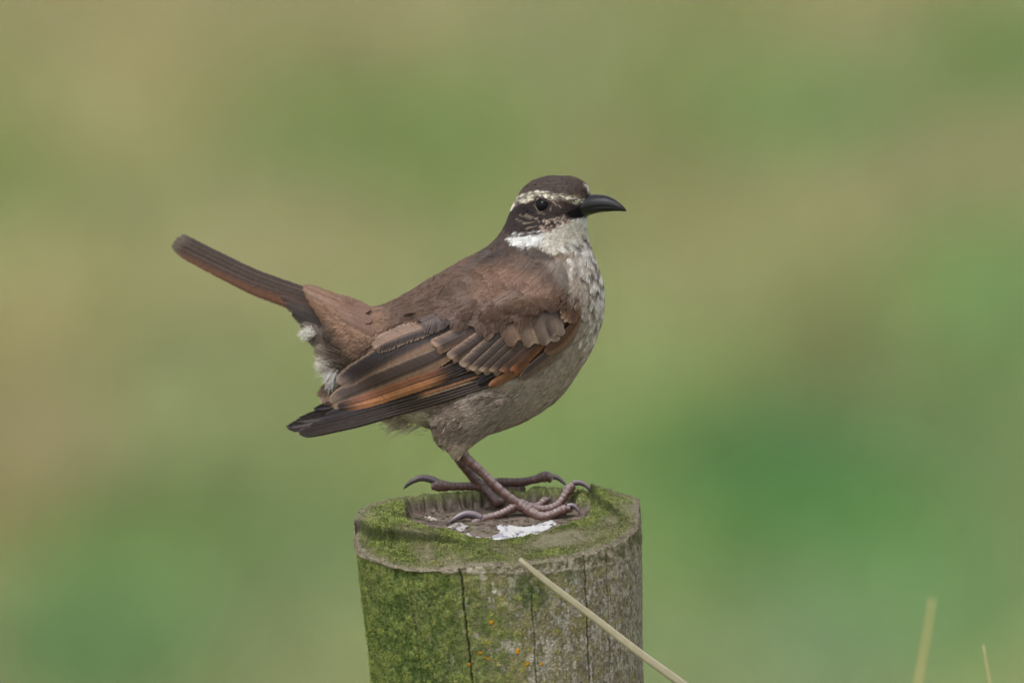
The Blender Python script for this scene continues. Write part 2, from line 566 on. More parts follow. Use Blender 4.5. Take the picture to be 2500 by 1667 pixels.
R = R + colr_n + mossS * (7 * (n_mid - 0.4) + 2.4 * (n_fin - 0.5)) + (1 - mossS) * (2.0 * (n_str - 0.5) + 2.0 * (vnoise(Ps, 3.5, 57) - 0.5))
# drying cracks running down the post
CR = [(985, 1000, 5.0, 0.05), (1117, 1131, 5.5, 0.0), (1422, 1428, 5.0, 0.06), (1474, 1480, 3.0, 0.1), (905, 930, 3.0, 0.2), (1290, 1292, 2.0, 0.3)]
crack_d = np.zeros(len(zf))
for xa, xb, dep, start in CR:
    yy = np.clip(-zf / 340.0, 0, 30)
    xx = xa + (xb - xa) * np.minimum(yy, 1.3) - PCX + 7 * (vnoise(np.stack([zf, zf * 0 + xa, zf * 0], 1), 34, 61) - 0.5) * np.minimum(1, yy * 4) \
        + 2.5 * (vnoise(np.stack([zf, zf * 0 + xa, zf * 0], 1), 9, 62) - 0.5)
    tcr = 2 * math.pi - np.arccos(np.clip(xx / 345.0, -1, 1))
    dd = wrapd(tf, tcr) * 345
    wdt = 1.6 + 0.25 * dep * vnoise(np.stack([zf, zf * 0 + xb, zf * 0], 1), 40, 63)
    c = np.exp(-(dd / wdt) ** 2) * sstep(start - 0.02, start + 0.1, yy)
    R -= dep * 1.8 * c
    crack_d = np.maximum(crack_d, c)
lean = 0.06
Xs = R * np.cos(tf) - zf * lean
Ys = R * np.sin(tf)
gry = lin((150, 142, 130)) + (lin((104, 96, 86)) - lin((150, 142, 130))) * sstep(0.3, 0.7, 0.5 * n_str + 0.5 * vnoise(Pst, 5, 58))[:, None]
gry = gry + (lin((196, 190, 184)) - gry) * (0.6 * sstep(0.52, 0.68, fbm(Pst, 6, 59, 3)))[:, None] * (1 - 0.6 * leftness)[:, None]
oli = lin((92, 96, 54)) + (lin((124, 114, 84)) - lin((92, 96, 54))) * sstep(0.35, 0.65, n_mid)[:, None]
mos = lin((70, 90, 44)) + (lin((116, 130, 72)) - lin((70, 90, 44))) * sstep(0.3, 0.7, 0.3 * n_fin + 0.7 * n_mid)[:, None]
mixS = sstep(0.32, 0.6, 0.6 * n_mid + 0.25 * n_fin + 0.35 * leftness)[:, None]
colS = gry + (oli - gry) * (sstep(1.25, 0.42, np.cos(tf)) * 0.9)[:, None] * np.clip(mixS + 0.15, 0, 1)
pl2 = sstep(0.60, 0.70, fbm(Ps, 26, 71, 3)) * sstep(-0.6, -0.1, np.cos(tf))
colS = colS + (lin((172, 164, 152)) - colS) * (pl2 * 0.6)[:, None]
colS = colS + (mos - colS) * (mossS * 0.9)[:, None]
yel = sstep(0.66, 0.74, vnoise(Ps, 7, 81)) * sstep(0.45, 0.6, n_mid)
colS = colS + (lin((146, 146, 48)) - colS) * (yel * 0.35)[:, None]
collar = (sstep(-6, 4, zf - ringz))[:, None]
colcol = lin((156, 147, 132)) + (lin((92, 90, 64)) - lin((156, 147, 132))) * sstep(0.3, 0.62, 0.6 * n_mid + 0.4 * n_spk)[:, None]
line2 = np.exp(-((zf - ringz - 5) / 3.0) ** 2) * (0.4 + 0.6 * n_mid)
colcol = colcol + (lin((176, 166, 152)) - colcol) * (0.6 * line2)[:, None]
colS = colS + (colcol - colS) * collar * 0.9
colS = colS + (lin((30, 28, 24)) - colS) * (0.5 * crack_d)[:, None]

top_v = np.stack([xf, yf, Z], 1)
side_v = np.stack([Xs, Ys, zf], 1)
pv = np.concatenate([top_v, side_v])
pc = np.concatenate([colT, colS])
nr = len(rr)


def strip(a0, b0):
    j = np.arange(NT)
    k = (j + 1) % NT
    return np.stack([a0 + j, b0 + j, b0 + k, a0 + k], 1)


pf = []
for i in range(nr - 1):
    pf.append(strip(i * NT, (i + 1) * NT))
pf.append(strip((nr - 1) * NT, nr * NT))
for i in range(NZ - 1):
    pf.append(strip((nr + i) * NT, (nr + i + 1) * NT))
pf = np.concatenate(pf)
post_world = P0 + pv * S
POST_BASE = np.array([P0[0], P0[1], 0.0])
post = empty('fence_post', POST_BASE, 'weathered round wooden fence post with mossy hollow top under the bird', 'fence post')
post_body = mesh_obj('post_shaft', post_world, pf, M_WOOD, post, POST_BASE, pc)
post_bvh = BVHTree.FromPolygons([tuple(p) for p in post_world], [tuple(int(a) for a in f) for f in pf[: (nr + 200) * NT]])


def hit_post(px, py):
    """point of the post that shows at (px,py)"""
    p = V([(px, py, 0)])[0]
    d = Vector(p - CAM).normalized()
    h = post_bvh.ray_cast(Vector(CAM), d)
    return (np.array(h[0]), np.array(h[1])) if h[0] is not None else (None, None)


def to_q(P):
    """world -> (right, down, away)"""
    r = np.asarray(P, float).reshape(-1, 3) - CAM
    dep = r @ FWD
    k = dep / DIST
    return np.stack([1250 + (r @ RIGHT) / k / S, 833.5 - (r @ UP) / k / S, (dep - DIST) / S], 1)


# moss: short fibres standing on the green parts of the wood
mv = np.arange(len(pv))
mask = np.concatenate([moss_top * (0.8), 0.55 * mossS * (zf > -420) * (np.sin(tf) < 0.25)])
prob = mask / mask.sum()
NM = 60000
idx = rng.choice(mv, NM, p=prob)
base = pv[idx] + rng.normal(0, 1.2, (NM, 3))
istop = idx < len(top_v)
nrm = np.zeros((NM, 3))
nrm[istop] = [0, -0.1, 1]
ts = np.concatenate([np.zeros(len(top_v)), tf])[idx]
nrm[~istop] = np.stack([np.cos(ts), np.sin(ts), 0.35 + 0 * ts], 1)[~istop]
nrm += rng.normal(0, 0.45, (NM, 3))
nrm /= np.linalg.norm(nrm, axis=1)[:, None]
Lm = rng.uniform(1.5, 4.6, NM) * np.where(istop, 1.15, 0.7) * (0.6 + 0.4 * np.concatenate([moss_top, mossS])[idx])
bend = rng.normal(0, 0.35, (NM, 3))
mp = np.stack([base, base + nrm * (Lm * 0.55)[:, None], base + nrm * Lm[:, None] + bend * Lm[:, None] * 0.5], 1)
mw = P0 + mp * S
mcol = pc[idx] * rng.uniform(0.75, 1.4, (NM, 1))
mcol = np.stack([mcol, mcol, mcol * [1.25, 1.18, 1.0]], 1)
mrad = np.repeat(np.array([[1.0, 0.95, 0.6]]), NM, 0) * S * 1.15
moss = curves_obj('moss', mw, mrad, mcol, M_MOSS, post, POST_BASE)
moss['kind'] = 'stuff'


def lump(center, normal, rad, flat, col, seed, name, parent, origin, mat, lobes=5):
    """small crusty patch: a few irregular cushions grown together"""
    n_u, n_v = 11, 5
    n = Vector(normal).normalized()
    t1 = n.orthogonal().normalized()
    t2 = n.cross(t1)
    r0 = np.random.default_rng(seed)
    vs, cs, fs = [], [], []
    for q in range(lobes):
        rl = rad * r0.uniform(0.32, 0.62)
        a0, d0 = r0.uniform(0, 6.28), rad * r0.uniform(0.0, 0.85)
        cq = Vector(center) + t1 * (d0 * math.cos(a0)) + t2 * (d0 * math.sin(a0) * 0.8)
        o0 = len(vs)
        tone = r0.uniform(0.75, 1.15)
        for j in range(n_v + 1):
            la = j / n_v * math.pi / 2
            for i in range(n_u):
                a = i / n_u * 2 * math.pi
                r = rl * math.cos(la) * r0.uniform(0.75, 1.25)
                z = rl * flat * math.sin(la) * r0.uniform(0.7, 1.3) - rl * 0.06
                vs.append(cq + t1 * (r * math.cos(a)) + t2 * (r * math.sin(a)) + n * z)
                cs.append(np.array(col) * tone * r0.uniform(0.7, 1.15))
        fs += [(o0 + j * n_u + i, o0 + j * n_u + (i + 1) % n_u, o0 + (j + 1) * n_u + (i + 1) % n_u, o0 + (j + 1) * n_u + i) for j in range(n_v) for i in range(n_u)]
    return mesh_obj(name, vs, np.array(fs), mat, parent, origin, np.array(cs))


OR, YE, WH = lin((192, 138, 34)), lin((170, 164, 50)), lin((172, 170, 158))
LICH = [(1201, 1519, 7, OR), (1171, 1593, 6, OR), (1191, 1607, 5, OR), (1263, 1589, 6.5, OR), (1145, 1622, 7, OR), (1288, 1619, 5.5, OR),
        (1322, 1618, 5.5, OR), (1059, 1519, 4, YE), (1059, 1610, 3.5, YE), (1190, 1568, 6, YE), (1224, 1463, 3, YE), (1248, 1377, 5, YE),
        (1057, 1369, 5, YE), (1042, 1358, 4, YE), (1098, 1362, 4, YE), (1547, 1658, 5, YE), (992, 1290, 4, YE), (1488, 1223, 5, YE),
        (1210, 1340, 4, WH), (1020, 1343, 6, WH), (1208, 1445, 7, WH), (1350, 1623, 7, WH), (1215, 1622, 7, lin((168, 160, 110))), (1185, 1603, 3, OR)]
for k, (lx, ly, lr, lc) in enumerate(LICH):
    c, n = hit_post(lx, ly)
    if c is not None:
        lump(c, n if n @ (CAM - c) > 0 else -n, lr * S, 0.4, lc, 100 + k, 'lichen', post, POST_BASE, M_LICHEN)


# ------------------------------------------------------------------ droppings in the hollow
def splat(name, polys, label, thick, seed, cols):
    a = np.concatenate([np.array(p) for p in polys])
    x0, x1, y0, y1 = a[:, 0].min() - 6, a[:, 0].max() + 6, a[:, 1].min() - 4, a[:, 1].max() + 4
    gx_, gy_ = np.meshgrid(np.arange(x0, x1, 1.6), np.arange(y0, y1, 0.8))
    xq, yq = gx_.ravel(), gy_.ravel()
    Pn = np.stack([xq, yq * 2.2, np.zeros_like(xq)], 1)
    d = np.max([sdist(xq + 9 * (vnoise(Pn, 11, seed) - 0.5), yq + 5 * (vnoise(Pn, 11, seed + 2) - 0.5), p) for p in polys], axis=0)
    hole = vnoise(Pn, 9, seed + 5) + 0.3 * vnoise(Pn, 4, seed + 6)
    keep = (d > 0) & ((hole < 0.98) | (d > 7))
    w_, h_ = gx_.shape[1], gx_.shape[0]
    vid = -np.ones(len(xq), int)
    vs, cs = [], []
    for i in np.nonzero(keep)[0]:
        c, n = hit_post(xq[i], yq[i])
        if c is None:
            continue
        vid[i] = len(vs)
        z = thick * min(1, d[i] / 3.0) * (0.4 + 1.1 * vnoise(Pn[i:i + 1], 6, seed + 8)[0])
        vs.append(c + np.array([0, 0, 1]) * z * S)
        t = vnoise(Pn[i:i + 1], 13, seed + 9)[0]
        cs.append(lin(cols[0]) * (1 - sstep(0.55, 0.8, t)) + lin(cols[1]) * sstep(0.55, 0.8, t))
    fs = []
    for j in range(h_ - 1):
        for i in range(w_ - 1):
            q = [vid[j * w_ + i], vid[j * w_ + i + 1], vid[(j + 1) * w_ + i + 1], vid[(j + 1) * w_ + i]]
            if min(q) >= 0:
                fs.append(q)
    org = np.mean(vs, 0)
    o = mesh_obj(name, vs, np.array(fs), M_DROP, None, org, np.array(cs))
    o.location = org
    o['label'] = label
    o['category'] = 'bird dropping'
    return o


C5 = lambda pts: [(950 + x / 4.276, 1080 + y / 4.276) for x, y in pts]
splat('bird_dropping', [C5([(1040, 1008), (1090, 965), (1150, 935), (1120, 900), (1130, 868), (1230, 850), (1350, 880), (1520, 868),
                            (1690, 800), (1765, 850), (1700, 885), (1640, 920), (1540, 965), (1300, 1005), (1150, 1020)])],
      'bright white splash of bird dropping at the near edge of the post hollow', 2.6, 3, ((190, 190, 190), (150, 148, 156)))
splat('bird_dropping', [C5([(590, 885), (640, 850), (750, 838), (830, 868), (790, 905), (760, 935), (700, 915), (650, 890)]),
                        C5([(760, 935), (840, 945), (900, 982), (980, 1000), (900, 1004), (800, 975)])],
      'greyish dropping smear under the hind claw of the nearer foot', 2.2, 6, ((168, 164, 162), (110, 102, 98)))
# crumbly white and black pellet
cpos, _ = hit_post(1050, 1262)
pel = empty('dropping_pellet', cpos, 'small crumbly white and black pellet on the left of the hollow floor', 'bird dropping')
for k, (dx, dy, r, cc_) in enumerate([(-8, -2, 6, (60, 54, 50)), (0, 1, 7, (216, 208, 196)), (7, 3, 6, (210, 200, 188)), (13, 6, 4, (200, 190, 178)),
                                      (-11, 0, 4, (206, 198, 186)), (3, -3, 4, (90, 82, 76)), (4, 7, 4, (214, 206, 196))]):
    c, n = hit_post(1050 + dx, 1262 + dy)
    lump(c, (0, -0.2, 1), r * S, 0.8, lin(cc_), 300 + k, 'crumb', pel, cpos, M_DROP)


# ------------------------------------------------------------------ tubes
def tube(path, rad, nseg=14, squash=1.0, mod=None, n=None):
    """path (k,3) in bird units, rad (k,) -> verts, faces, (s, angle) per vertex"""
    path = np.asarray(path, float)
    rad = np.asarray(rad, float).reshape(-1, 1)
    n = n or max(8, int(np.linalg.norm(np.diff(path, axis=0), axis=1).sum() / 2.2))
    pr = np.concatenate([path, rad], 1)
    L = np.concatenate([[0], np.cumsum(np.linalg.norm(np.diff(path, axis=0), axis=1))])
    k = len(path)
    t = np.linspace(0, L[-1], n)
    m = np.zeros_like(pr)
    if k > 2:
        m[1:-1] = (pr[2:] - pr[:-2]) / (L[2:] - L[:-2])[:, None]
    m[0] = (pr[1] - pr[0]) / (L[1] - L[0])
    m[-1] = (pr[-1] - pr[-2]) / (L[-1] - L[-2])
    i = np.clip(np.searchsorted(L, t, 'right') - 1, 0, k - 2)
    h = (L[i + 1] - L[i])[:, None]
    s = ((t - L[i]) / (L[i + 1] - L[i]))[:, None]
    c = ((2 * s ** 3 - 3 * s ** 2 + 1) * pr[i] + (s ** 3 - 2 * s ** 2 + s) * h * m[i] + (-2 * s ** 3 + 3 * s ** 2) * pr[i + 1] + (s ** 3 - s ** 2) * h * m[i + 1])
    p, r = c[:, :3], np.maximum(c[:, 3], 0.05)
    T = np.gradient(p, axis=0)
    T /= np.linalg.norm(T, axis=1)[:, None]
    upv = np.array([0.0, -1.0, -0.25])
    if abs(T[:, 1]).mean() > 0.8:
        upv = np.array([1.0, 0.0, -0.3])
    A = upv - T * (T @ upv)[:, None]
    A /= np.linalg.norm(A, axis=1)[:, None]
    B = np.cross(T, A)
    ph = np.linspace(0, 2 * math.pi, nseg, endpoint=False)
    sv = np.repeat(t, nseg)
    pv_ = np.tile(ph, n)
    rr_ = np.repeat(r, nseg)
    if mod is not None:
        rr_ = rr_ * mod(sv, pv_)
    v = np.repeat(p, nseg, 0) + np.repeat(A, nseg, 0) * (np.cos(pv_) * rr_)[:, None] + np.repeat(B, nseg, 0) * (np.sin(pv_) * rr_ * squash)[:, None]
    f = []
    for a in range(n - 1):
        for b in range(nseg):
            f.append((a * nseg + b, a * nseg + (b + 1) % nseg, (a + 1) * nseg + (b + 1) % nseg, (a + 1) * nseg + b))
    c0, c1 = len(v), len(v) + 1
    v = np.concatenate([v, p[:1], p[-1:]])
    for b in range(nseg):
        f.append((b, c0, (b + 1) % nseg))
        f.append(((n - 1) * nseg + (b + 1) % nseg, c1, (n - 1) * nseg + b))
    sv = np.concatenate([sv, [0, L[-1]]])
    pv_ = np.concatenate([pv_, [0, 0]])
    return v, f, sv, pv_


# ------------------------------------------------------------------ the bird: body
FOOT = V([(1240, 1200, 0)])[0]
bird = empty('bird', FOOT, 'brown streaked songbird with cocked tail and white brow standing on the mossy post', 'bird')


def loft(st, n=70, m=44):
    """st rows: Ax,Ay,Bx,By,halfdepth,wA,wB"""
    st = np.asarray(st, float)
    key = np.concatenate([(st[:, :2] + st[:, 2:4]) / 2, st], 1)
    r = catmull(key, n)[:, 2:]
    A = np.stack([r[:, 0], r[:, 1], r[:, 5]], 1)
    B = np.stack([r[:, 2], r[:, 3], r[:, 6]], 1)
    C = (A + B) / 2
    ph = np.linspace(0, 2 * math.pi, m, endpoint=False)
    ax_ = A - C
    wv = np.array([0, 0, 1.0])
    v = C[:, None] + ax_[:, None] * np.cos(ph)[None, :, None] + wv * (r[:, 4][:, None, None] * np.sin(ph)[None, :, None])
    v = v.reshape(-1, 3)
    f = [(a * m + b, (a + 1) * m + b, (a + 1) * m + (b + 1) % m, a * m + (b + 1) % m) for a in range(n - 1) for b in range(m)]
    c0 = len(v)
    v = np.concatenate([v, C[:1], C[-1:]])
    f += [(c0, b, (b + 1) % m) for b in range(m)]
    f += [(c0 + 1, (n - 1) * m + (b + 1) % m, (n - 1) * m + b) for b in range(m)]
    return v, f


BODY = [(735, 694, 752, 742, 14, 75, 75), (798, 722, 786, 800, 34, 45, 45), (860, 746, 818, 884, 68, 22, 22), (930, 747, 905, 965, 108, 5, 5),
        (985, 722, 1010, 1030, 130, 0, 0), (1050, 683, 1150, 1064, 150, 0, 0), (1105, 651, 1275, 1028, 166, 0, 0),
        (1145, 629, 1364, 968, 174, 0, 0), (1175, 613, 1418, 895, 172, 0, 0), (1198, 597, 1453, 830, 162, 0, 0),
        (1214, 581, 1472, 765, 148, 0, -2), (1226, 564, 1471, 700, 130, 2, -6), (1236, 546, 1454, 640, 112, 5, -12),
        (1243, 528, 1438, 590, 101, 9, -22), (1250, 508, 1432, 548, 95, 13, -30), (1259, 490, 1434, 518, 91, 15, -34),
        (1272, 469, 1440, 490, 84, 15, -34), (1289, 450, 1440, 464, 72, 12, -30), (1312, 437, 1426, 445, 54, 6, -24), (1342, 430, 1402, 432, 30, -2, -16)]
THIGH = [(1110, 940, 1270, 980, 78), (1058, 1020, 1200, 1050, 56), (1064, 1066, 1158, 1082, 36), (1098, 1104, 1130, 1108, 17), (1108, 1116, 1130, 1118, 10)]
parts = [loft(BODY, 90, 48), loft([r + (-72, -72) for r in THIGH], 30, 24), loft([r + (66, 66) for r in THIGH], 30, 24)]
vs, fs, o_ = [], [], 0
for v, f in parts:
    vs.append(v)
    fs += [tuple(i + o_ for i in q) for q in f]
    o_ += len(v)
vs = np.concatenate(vs) * 0.01
tmp_me = bpy.data.meshes.new('body_raw')
tmp_me.from_pydata([(p[0], p[2], -p[1]) for p in vs], [], fs)
tmp = link(bpy.data.objects.new('body_raw', tmp_me))
rm = tmp.modifiers.new('r', 'REMESH')
rm.mode = 'VOXEL'
rm.voxel_size = 0.055
sm = tmp.modifiers.new('s', 'SMOOTH')
sm.factor = 0.5
sm.iterations = 14
dg = bpy.context.evaluated_depsgraph_get()
bm_ = bpy.data.meshes.new_from_object(tmp.evaluated_get(dg))
bpy.data.objects.remove(tmp)
nv = len(bm_.vertices)
bq = np.zeros(nv * 3, np.float32)
bm_.vertices.foreach_get('co', bq)
bq = bq.reshape(-1, 3).astype(float)
bq = np.stack([bq[:, 0], -bq[:, 2], bq[:, 1]], 1) * 100      # -> (right, down, away)
bfaces = [tuple(p.vertices) for p in bm_.polygons]
body_bvh = BVHTree.FromPolygons([tuple(p) for p in bq], bfaces)

# ---- plumage colours: a map of the bird's pattern (side view), painted with soft-edged shapes
MX0, MY0, MW, MH = 380, 400, 1200, 780
mgx, mgy = np.meshgrid(np.arange(MW) + MX0, np.arange(MH) + MY0)
mn = np.stack([mgx.ravel(), mgy.ravel(), np.zeros(MW * MH)], 1).astype(float)
WOBX = (vnoise(mn, 9, 3).reshape(MH, MW) - 0.5) * 12
WOBY = (vnoise(mn, 9, 7).reshape(MH, MW) - 0.5) * 12
CAN = np.ones((MH, MW, 3)) * lin((126, 101, 87))


def paint(poly, col, soft=6, op=1.0, wob=1.0):
    global CAN
    a = np.array(poly, float)
    x0, x1 = int(max(MX0, a[:, 0].min() - 30)), int(min(MX0 + MW, a[:, 0].max() + 30))
    y0, y1 = int(max(MY0, a[:, 1].min() - 30)), int(min(MY0 + MH, a[:, 1].max() + 30))
    sl = (slice(y0 - MY0, y1 - MY0), slice(x0 - MX0, x1 - MX0))
    d = sdist(mgx[sl] + WOBX[sl] * wob, mgy[sl] + WOBY[sl] * wob, poly)
    m = sstep(-soft, soft, d)[..., None] * op
    CAN[sl] = CAN[sl] * (1 - m) + lin(col) * m


H = lambda pts: [(1150 + x / 5.227, 400 + y / 5.227) for x, y in pts]
# rump, back, mantle
paint([(720, 680), (900, 735), (960, 725), (930, 830), (850, 850), (780, 790)], (158, 126, 106), 25)
paint([(900, 730), (1090, 640), (1200, 590), (1260, 640), (1100, 740), (960, 780)], (120, 97, 84), 22)
paint([(1150, 600), (1230, 540), (1290, 600), (1250, 640), (1180, 650)], (96, 80, 72), 18)
paint([(1180, 650), (1260, 645), (1325, 690), (1380, 738), (1300, 745), (1150, 720)], (138, 105, 86), 26)
paint([(1000, 775), (1080, 755), (1200, 748), (1400, 728), (1424, 752), (1350, 775), (1290, 795), (1200, 825), (1060, 825)], (108, 83, 70), 18, 0.9)
paint([(740, 730), (800, 800), (860, 900), (790, 900), (730, 800)], (84, 72, 64), 18)
# under parts
paint([(1330, 640), (1480, 600), (1500, 800), (1440, 900), (1330, 1010), (1150, 1090), (1050, 1080), (880, 990), (980, 920), (1260, 920), (1390, 840), (1412, 760), (1370, 700)], (168, 154, 141), 14)
paint([(880, 940), (1150, 930), (1260, 960), (1200, 1060), (1100, 1120), (960, 1040)], (156, 141, 128), 30)
paint([(960, 950), (1110, 950), (1140, 1060), (1060, 1080), (930, 1010)], (116, 99, 86), 24, 0.7)
paint([(1060, 1085), (1150, 1085), (1135, 1120), (1095, 1120)], (176, 160, 140), 8)
paint([(1400, 590), (1500, 590), (1520, 780), (1490, 880), (1450, 840), (1440, 720), (1405, 660)], (182, 172, 162), 12)
paint([(860, 950), (1010, 965), (1060, 1030), (1000, 1050), (900, 1030)], (172, 160, 142), 12)
paint([(1395, 590), (1470, 590), (1500, 700), (1490, 800), (1440, 800), (1410, 700)], (176, 164, 152), 14, 0.6)
# head
paint(H([(440, 620), (560, 400), (680, 270), (900, 140), (1250, 130), (1480, 230), (1560, 380), (1480, 420), (1250, 400), (900, 360), (680, 390), (540, 480), (470, 640)]), (90, 77, 71), 5)
paint(H([(470, 600), (330, 880), (100, 1090), (420, 1080), (560, 900)]), (92, 77, 70), 10)
paint(H([(430, 690), (490, 610), (600, 505), (830, 475), (1000, 480), (1200, 480), (1440, 520), (1420, 590), (1240, 690), (1130, 750), (950, 830), (850, 880), (600, 890), (450, 900), (400, 800)]), (64, 53, 51), 5)
paint(H([(600, 530), (830, 500), (820, 620), (700, 690), (560, 650)]), (46, 37, 38), 8)
sup = H([(465, 630), (530, 480), (580, 420), (680, 380), (800, 355), (930, 345), (1060, 380), (1250, 400), (1400, 435), (1470, 460), (1430, 515), (1330, 520), (1230, 480), (1120, 455), (1000, 455), (900, 430), (830, 450), (740, 480), (610, 495), (560, 535), (492, 620)])
paint(sup, (206, 200, 182), 3.0, 1, 0.6)
for k in range(150):      # dark scale tips along the brow
    t = rng.uniform()
    cx_, cy_ = 560 + 880 * t + rng.normal(0, 8), np.interp(t, [0, .2, .45, .7, 1], [480, 420, 400, 440, 480]) + rng.uniform(-45, 45)
    a_ = rng.uniform(-0.2, 0.5)
    paint(H([(cx_ - 22, cy_ - 8), (cx_ + 20, cy_ + 10 * a_ - 4), (cx_ + 16, cy_ + 8), (cx_ - 18, cy_ + 6)]), (92, 80, 66), 1.6, 0.8, 0.3)
paint(H([(1440, 240), (1510, 290), (1560, 385), (1500, 380), (1455, 320)]), (200, 192, 176), 4)
# pale streaks behind and below the eye
for x0, y0, x1, y1 in [(800, 530, 850, 620), (850, 620, 960, 655), (620, 650, 780, 700), (660, 760, 820, 740), (560, 700, 720, 760), (820, 690, 880, 750), (700, 650, 800, 690), (1050, 480, 1100, 540), (1100, 470, 1150, 560), (1010, 600, 1040, 520), (700, 830, 850, 790)]:
    dx, dy = x1 - x0, y1 - y0
    L_ = math.hypot(dx, dy)
    nx_, ny_ = -dy / L_ * 9, dx / L_ * 9
    paint(H([(x0 - nx_, y0 - ny_), (x1 - nx_ * .5, y1 - ny_ * .5), (x1 + nx_ * .5, y1 + ny_ * .5), (x0 + nx_, y0 + ny_)]), (160, 144, 128), 1.6, 0.85, 0.25)
for k in range(60):      # small pale spots on the cheek
    cx_ = rng.uniform(880, 1290)
    cy_ = np.interp(cx_, [880, 1080, 1290], [790, 760, 690]) + rng.uniform(-70, 75)
    r_ = rng.uniform(8, 17)
    paint(H([(cx_ - r_, cy_ - r_), (cx_ + r_, cy_ - r_ * .8), (cx_ + r_ * .8, cy_ + r_), (cx_ - r_, cy_ + r_ * .9)]), (176, 158, 146), 1.5, 0.85, 0.2)
paint([(1446, 498), (1412, 508), (1383, 521), (1392, 534), (1404, 539), (1446, 527)], (26, 24, 27), 3, 1, 0.3)
# throat
paint(H([(850, 870), (1000, 850), (1130, 790), (1290, 720), (1510, 640), (1540, 900), (1530, 1060), (1350, 1150), (1000, 1160), (860, 1090)]), (196, 190, 179), 5)
paint(H([(440, 960), (530, 885), (700, 900), (830, 875), (960, 890), (940, 970), (860, 1060), (760, 1060), (650, 1095), (560, 1030)]), (210, 210, 208), 4)
paint(H([(1290, 735), (1510, 645), (1530, 800), (1450, 800), (1380, 740)]), (218, 218, 216), 8)
paint([(1446, 498), (1412, 507), (1381, 521), (1390, 534), (1402, 539), (1446, 527)], (24, 22, 25), 2.5, 1, 0.3)
for k in range(70):
    cx_, cy_ = rng.uniform(860, 1530), rng.uniform(820, 1120)
    if cx_ > 1350 and cy_ < 830:
        continue
    paint(H([(cx_ - 22, cy_ - 6), (cx_ + 18, cy_ - 9), (cx_ + 24, cy_ + 4), (cx_ - 14, cy_ + 8)]), (150, 138, 126), 1.8, 0.55, 0.4)
for k in range(26):      # dark slivers breaking the top edge of the white
    cx_ = rng.uniform(470, 900)
    cy_ = np.interp(cx_, [470, 620, 900], [925, 895, 885]) + rng.uniform(-14, 26)
    l_ = rng.uniform(30, 80)
    paint(H([(cx_ - l_, cy_ + 16), (cx_ + l_, cy_ - 8), (cx_ + l_, cy_ + 2), (cx_ - l_, cy_ + 24)]), (70, 58, 56), 1.4, 0.75, 0.2)
for k in range(22):
    cx_, cy_ = rng.uniform(560, 900), rng.uniform(1040, 1100)
    paint(H([(cx_ + 10, cy_ - 30), (cx_ + 20, cy_ - 28), (cx_ - 2, cy_ + 34), (cx_ - 12, cy_ + 30)]), (112, 102, 96), 1.5, 0.7, 0.2)
# dark collar below the white, with shadow painted into the plumage colour
paint(H([(600, 1110), (760, 1080), (900, 1100), (1060, 1180), (1000, 1235), (800, 1220), (650, 1180)]), (104, 93, 87), 8)
paint(H([(1180, 1080), (1280, 1060), (1270, 1100), (1190, 1120)]), (218, 216, 208), 5)
# white breast spots with dark streaks at the front
def streak(x, y, ang, ln, wd, col, op):
    c_, s_ = math.cos(ang), math.sin(ang)
    q = [(-ln, 0), (-ln * .4, -wd), (ln * .5, -wd * .8), (ln, 0), (ln * .5, wd * .8), (-ln * .4, wd)]
    paint([(x + a * c_ - b * s_, y + a * s_ + b * c_) for a, b in q], col, 2.2, op, 0.35)


for k in range(150):
    y_ = 590 + 290 * rng.random() ** 1.5
    x_ = np.interp(y_, [590, 650, 720, 800, 880], [1452, 1468, 1480, 1474, 1440]) - abs(rng.normal(0, 1)) * np.interp(y_, [590, 700, 880], [34, 30, 16])
    big = np.interp(y_, [590, 740, 880], [1.0, 0.75, 0.5]) * rng.uniform(0.6, 1.2)
    an_ = np.interp(y_, [590, 720, 880], [0.75, 1.25, 1.9]) + rng.normal(0, 0.2)
    if rng.random() < 0.52:
        streak(x_, y_, an_, 15 * big, 5.2 * big, (220, 217, 211), 0.75)
    else:
        streak(x_, y_, an_, 13 * big, 3.8 * big, (96, 84, 77), 0.65)


g_ = CAN.mean(2, keepdims=True)
CAN = (CAN + (g_ - CAN) * 0.02) * (0.60 + 0.28 * sstep(0.10, 0.45, g_))


def canvas(px, py):
    i = np.clip(np.round(px - MX0).astype(int), 0, MW - 1)
    j = np.clip(np.round(py - MY0).astype(int), 0, MH - 1)
    return CAN[j, i]


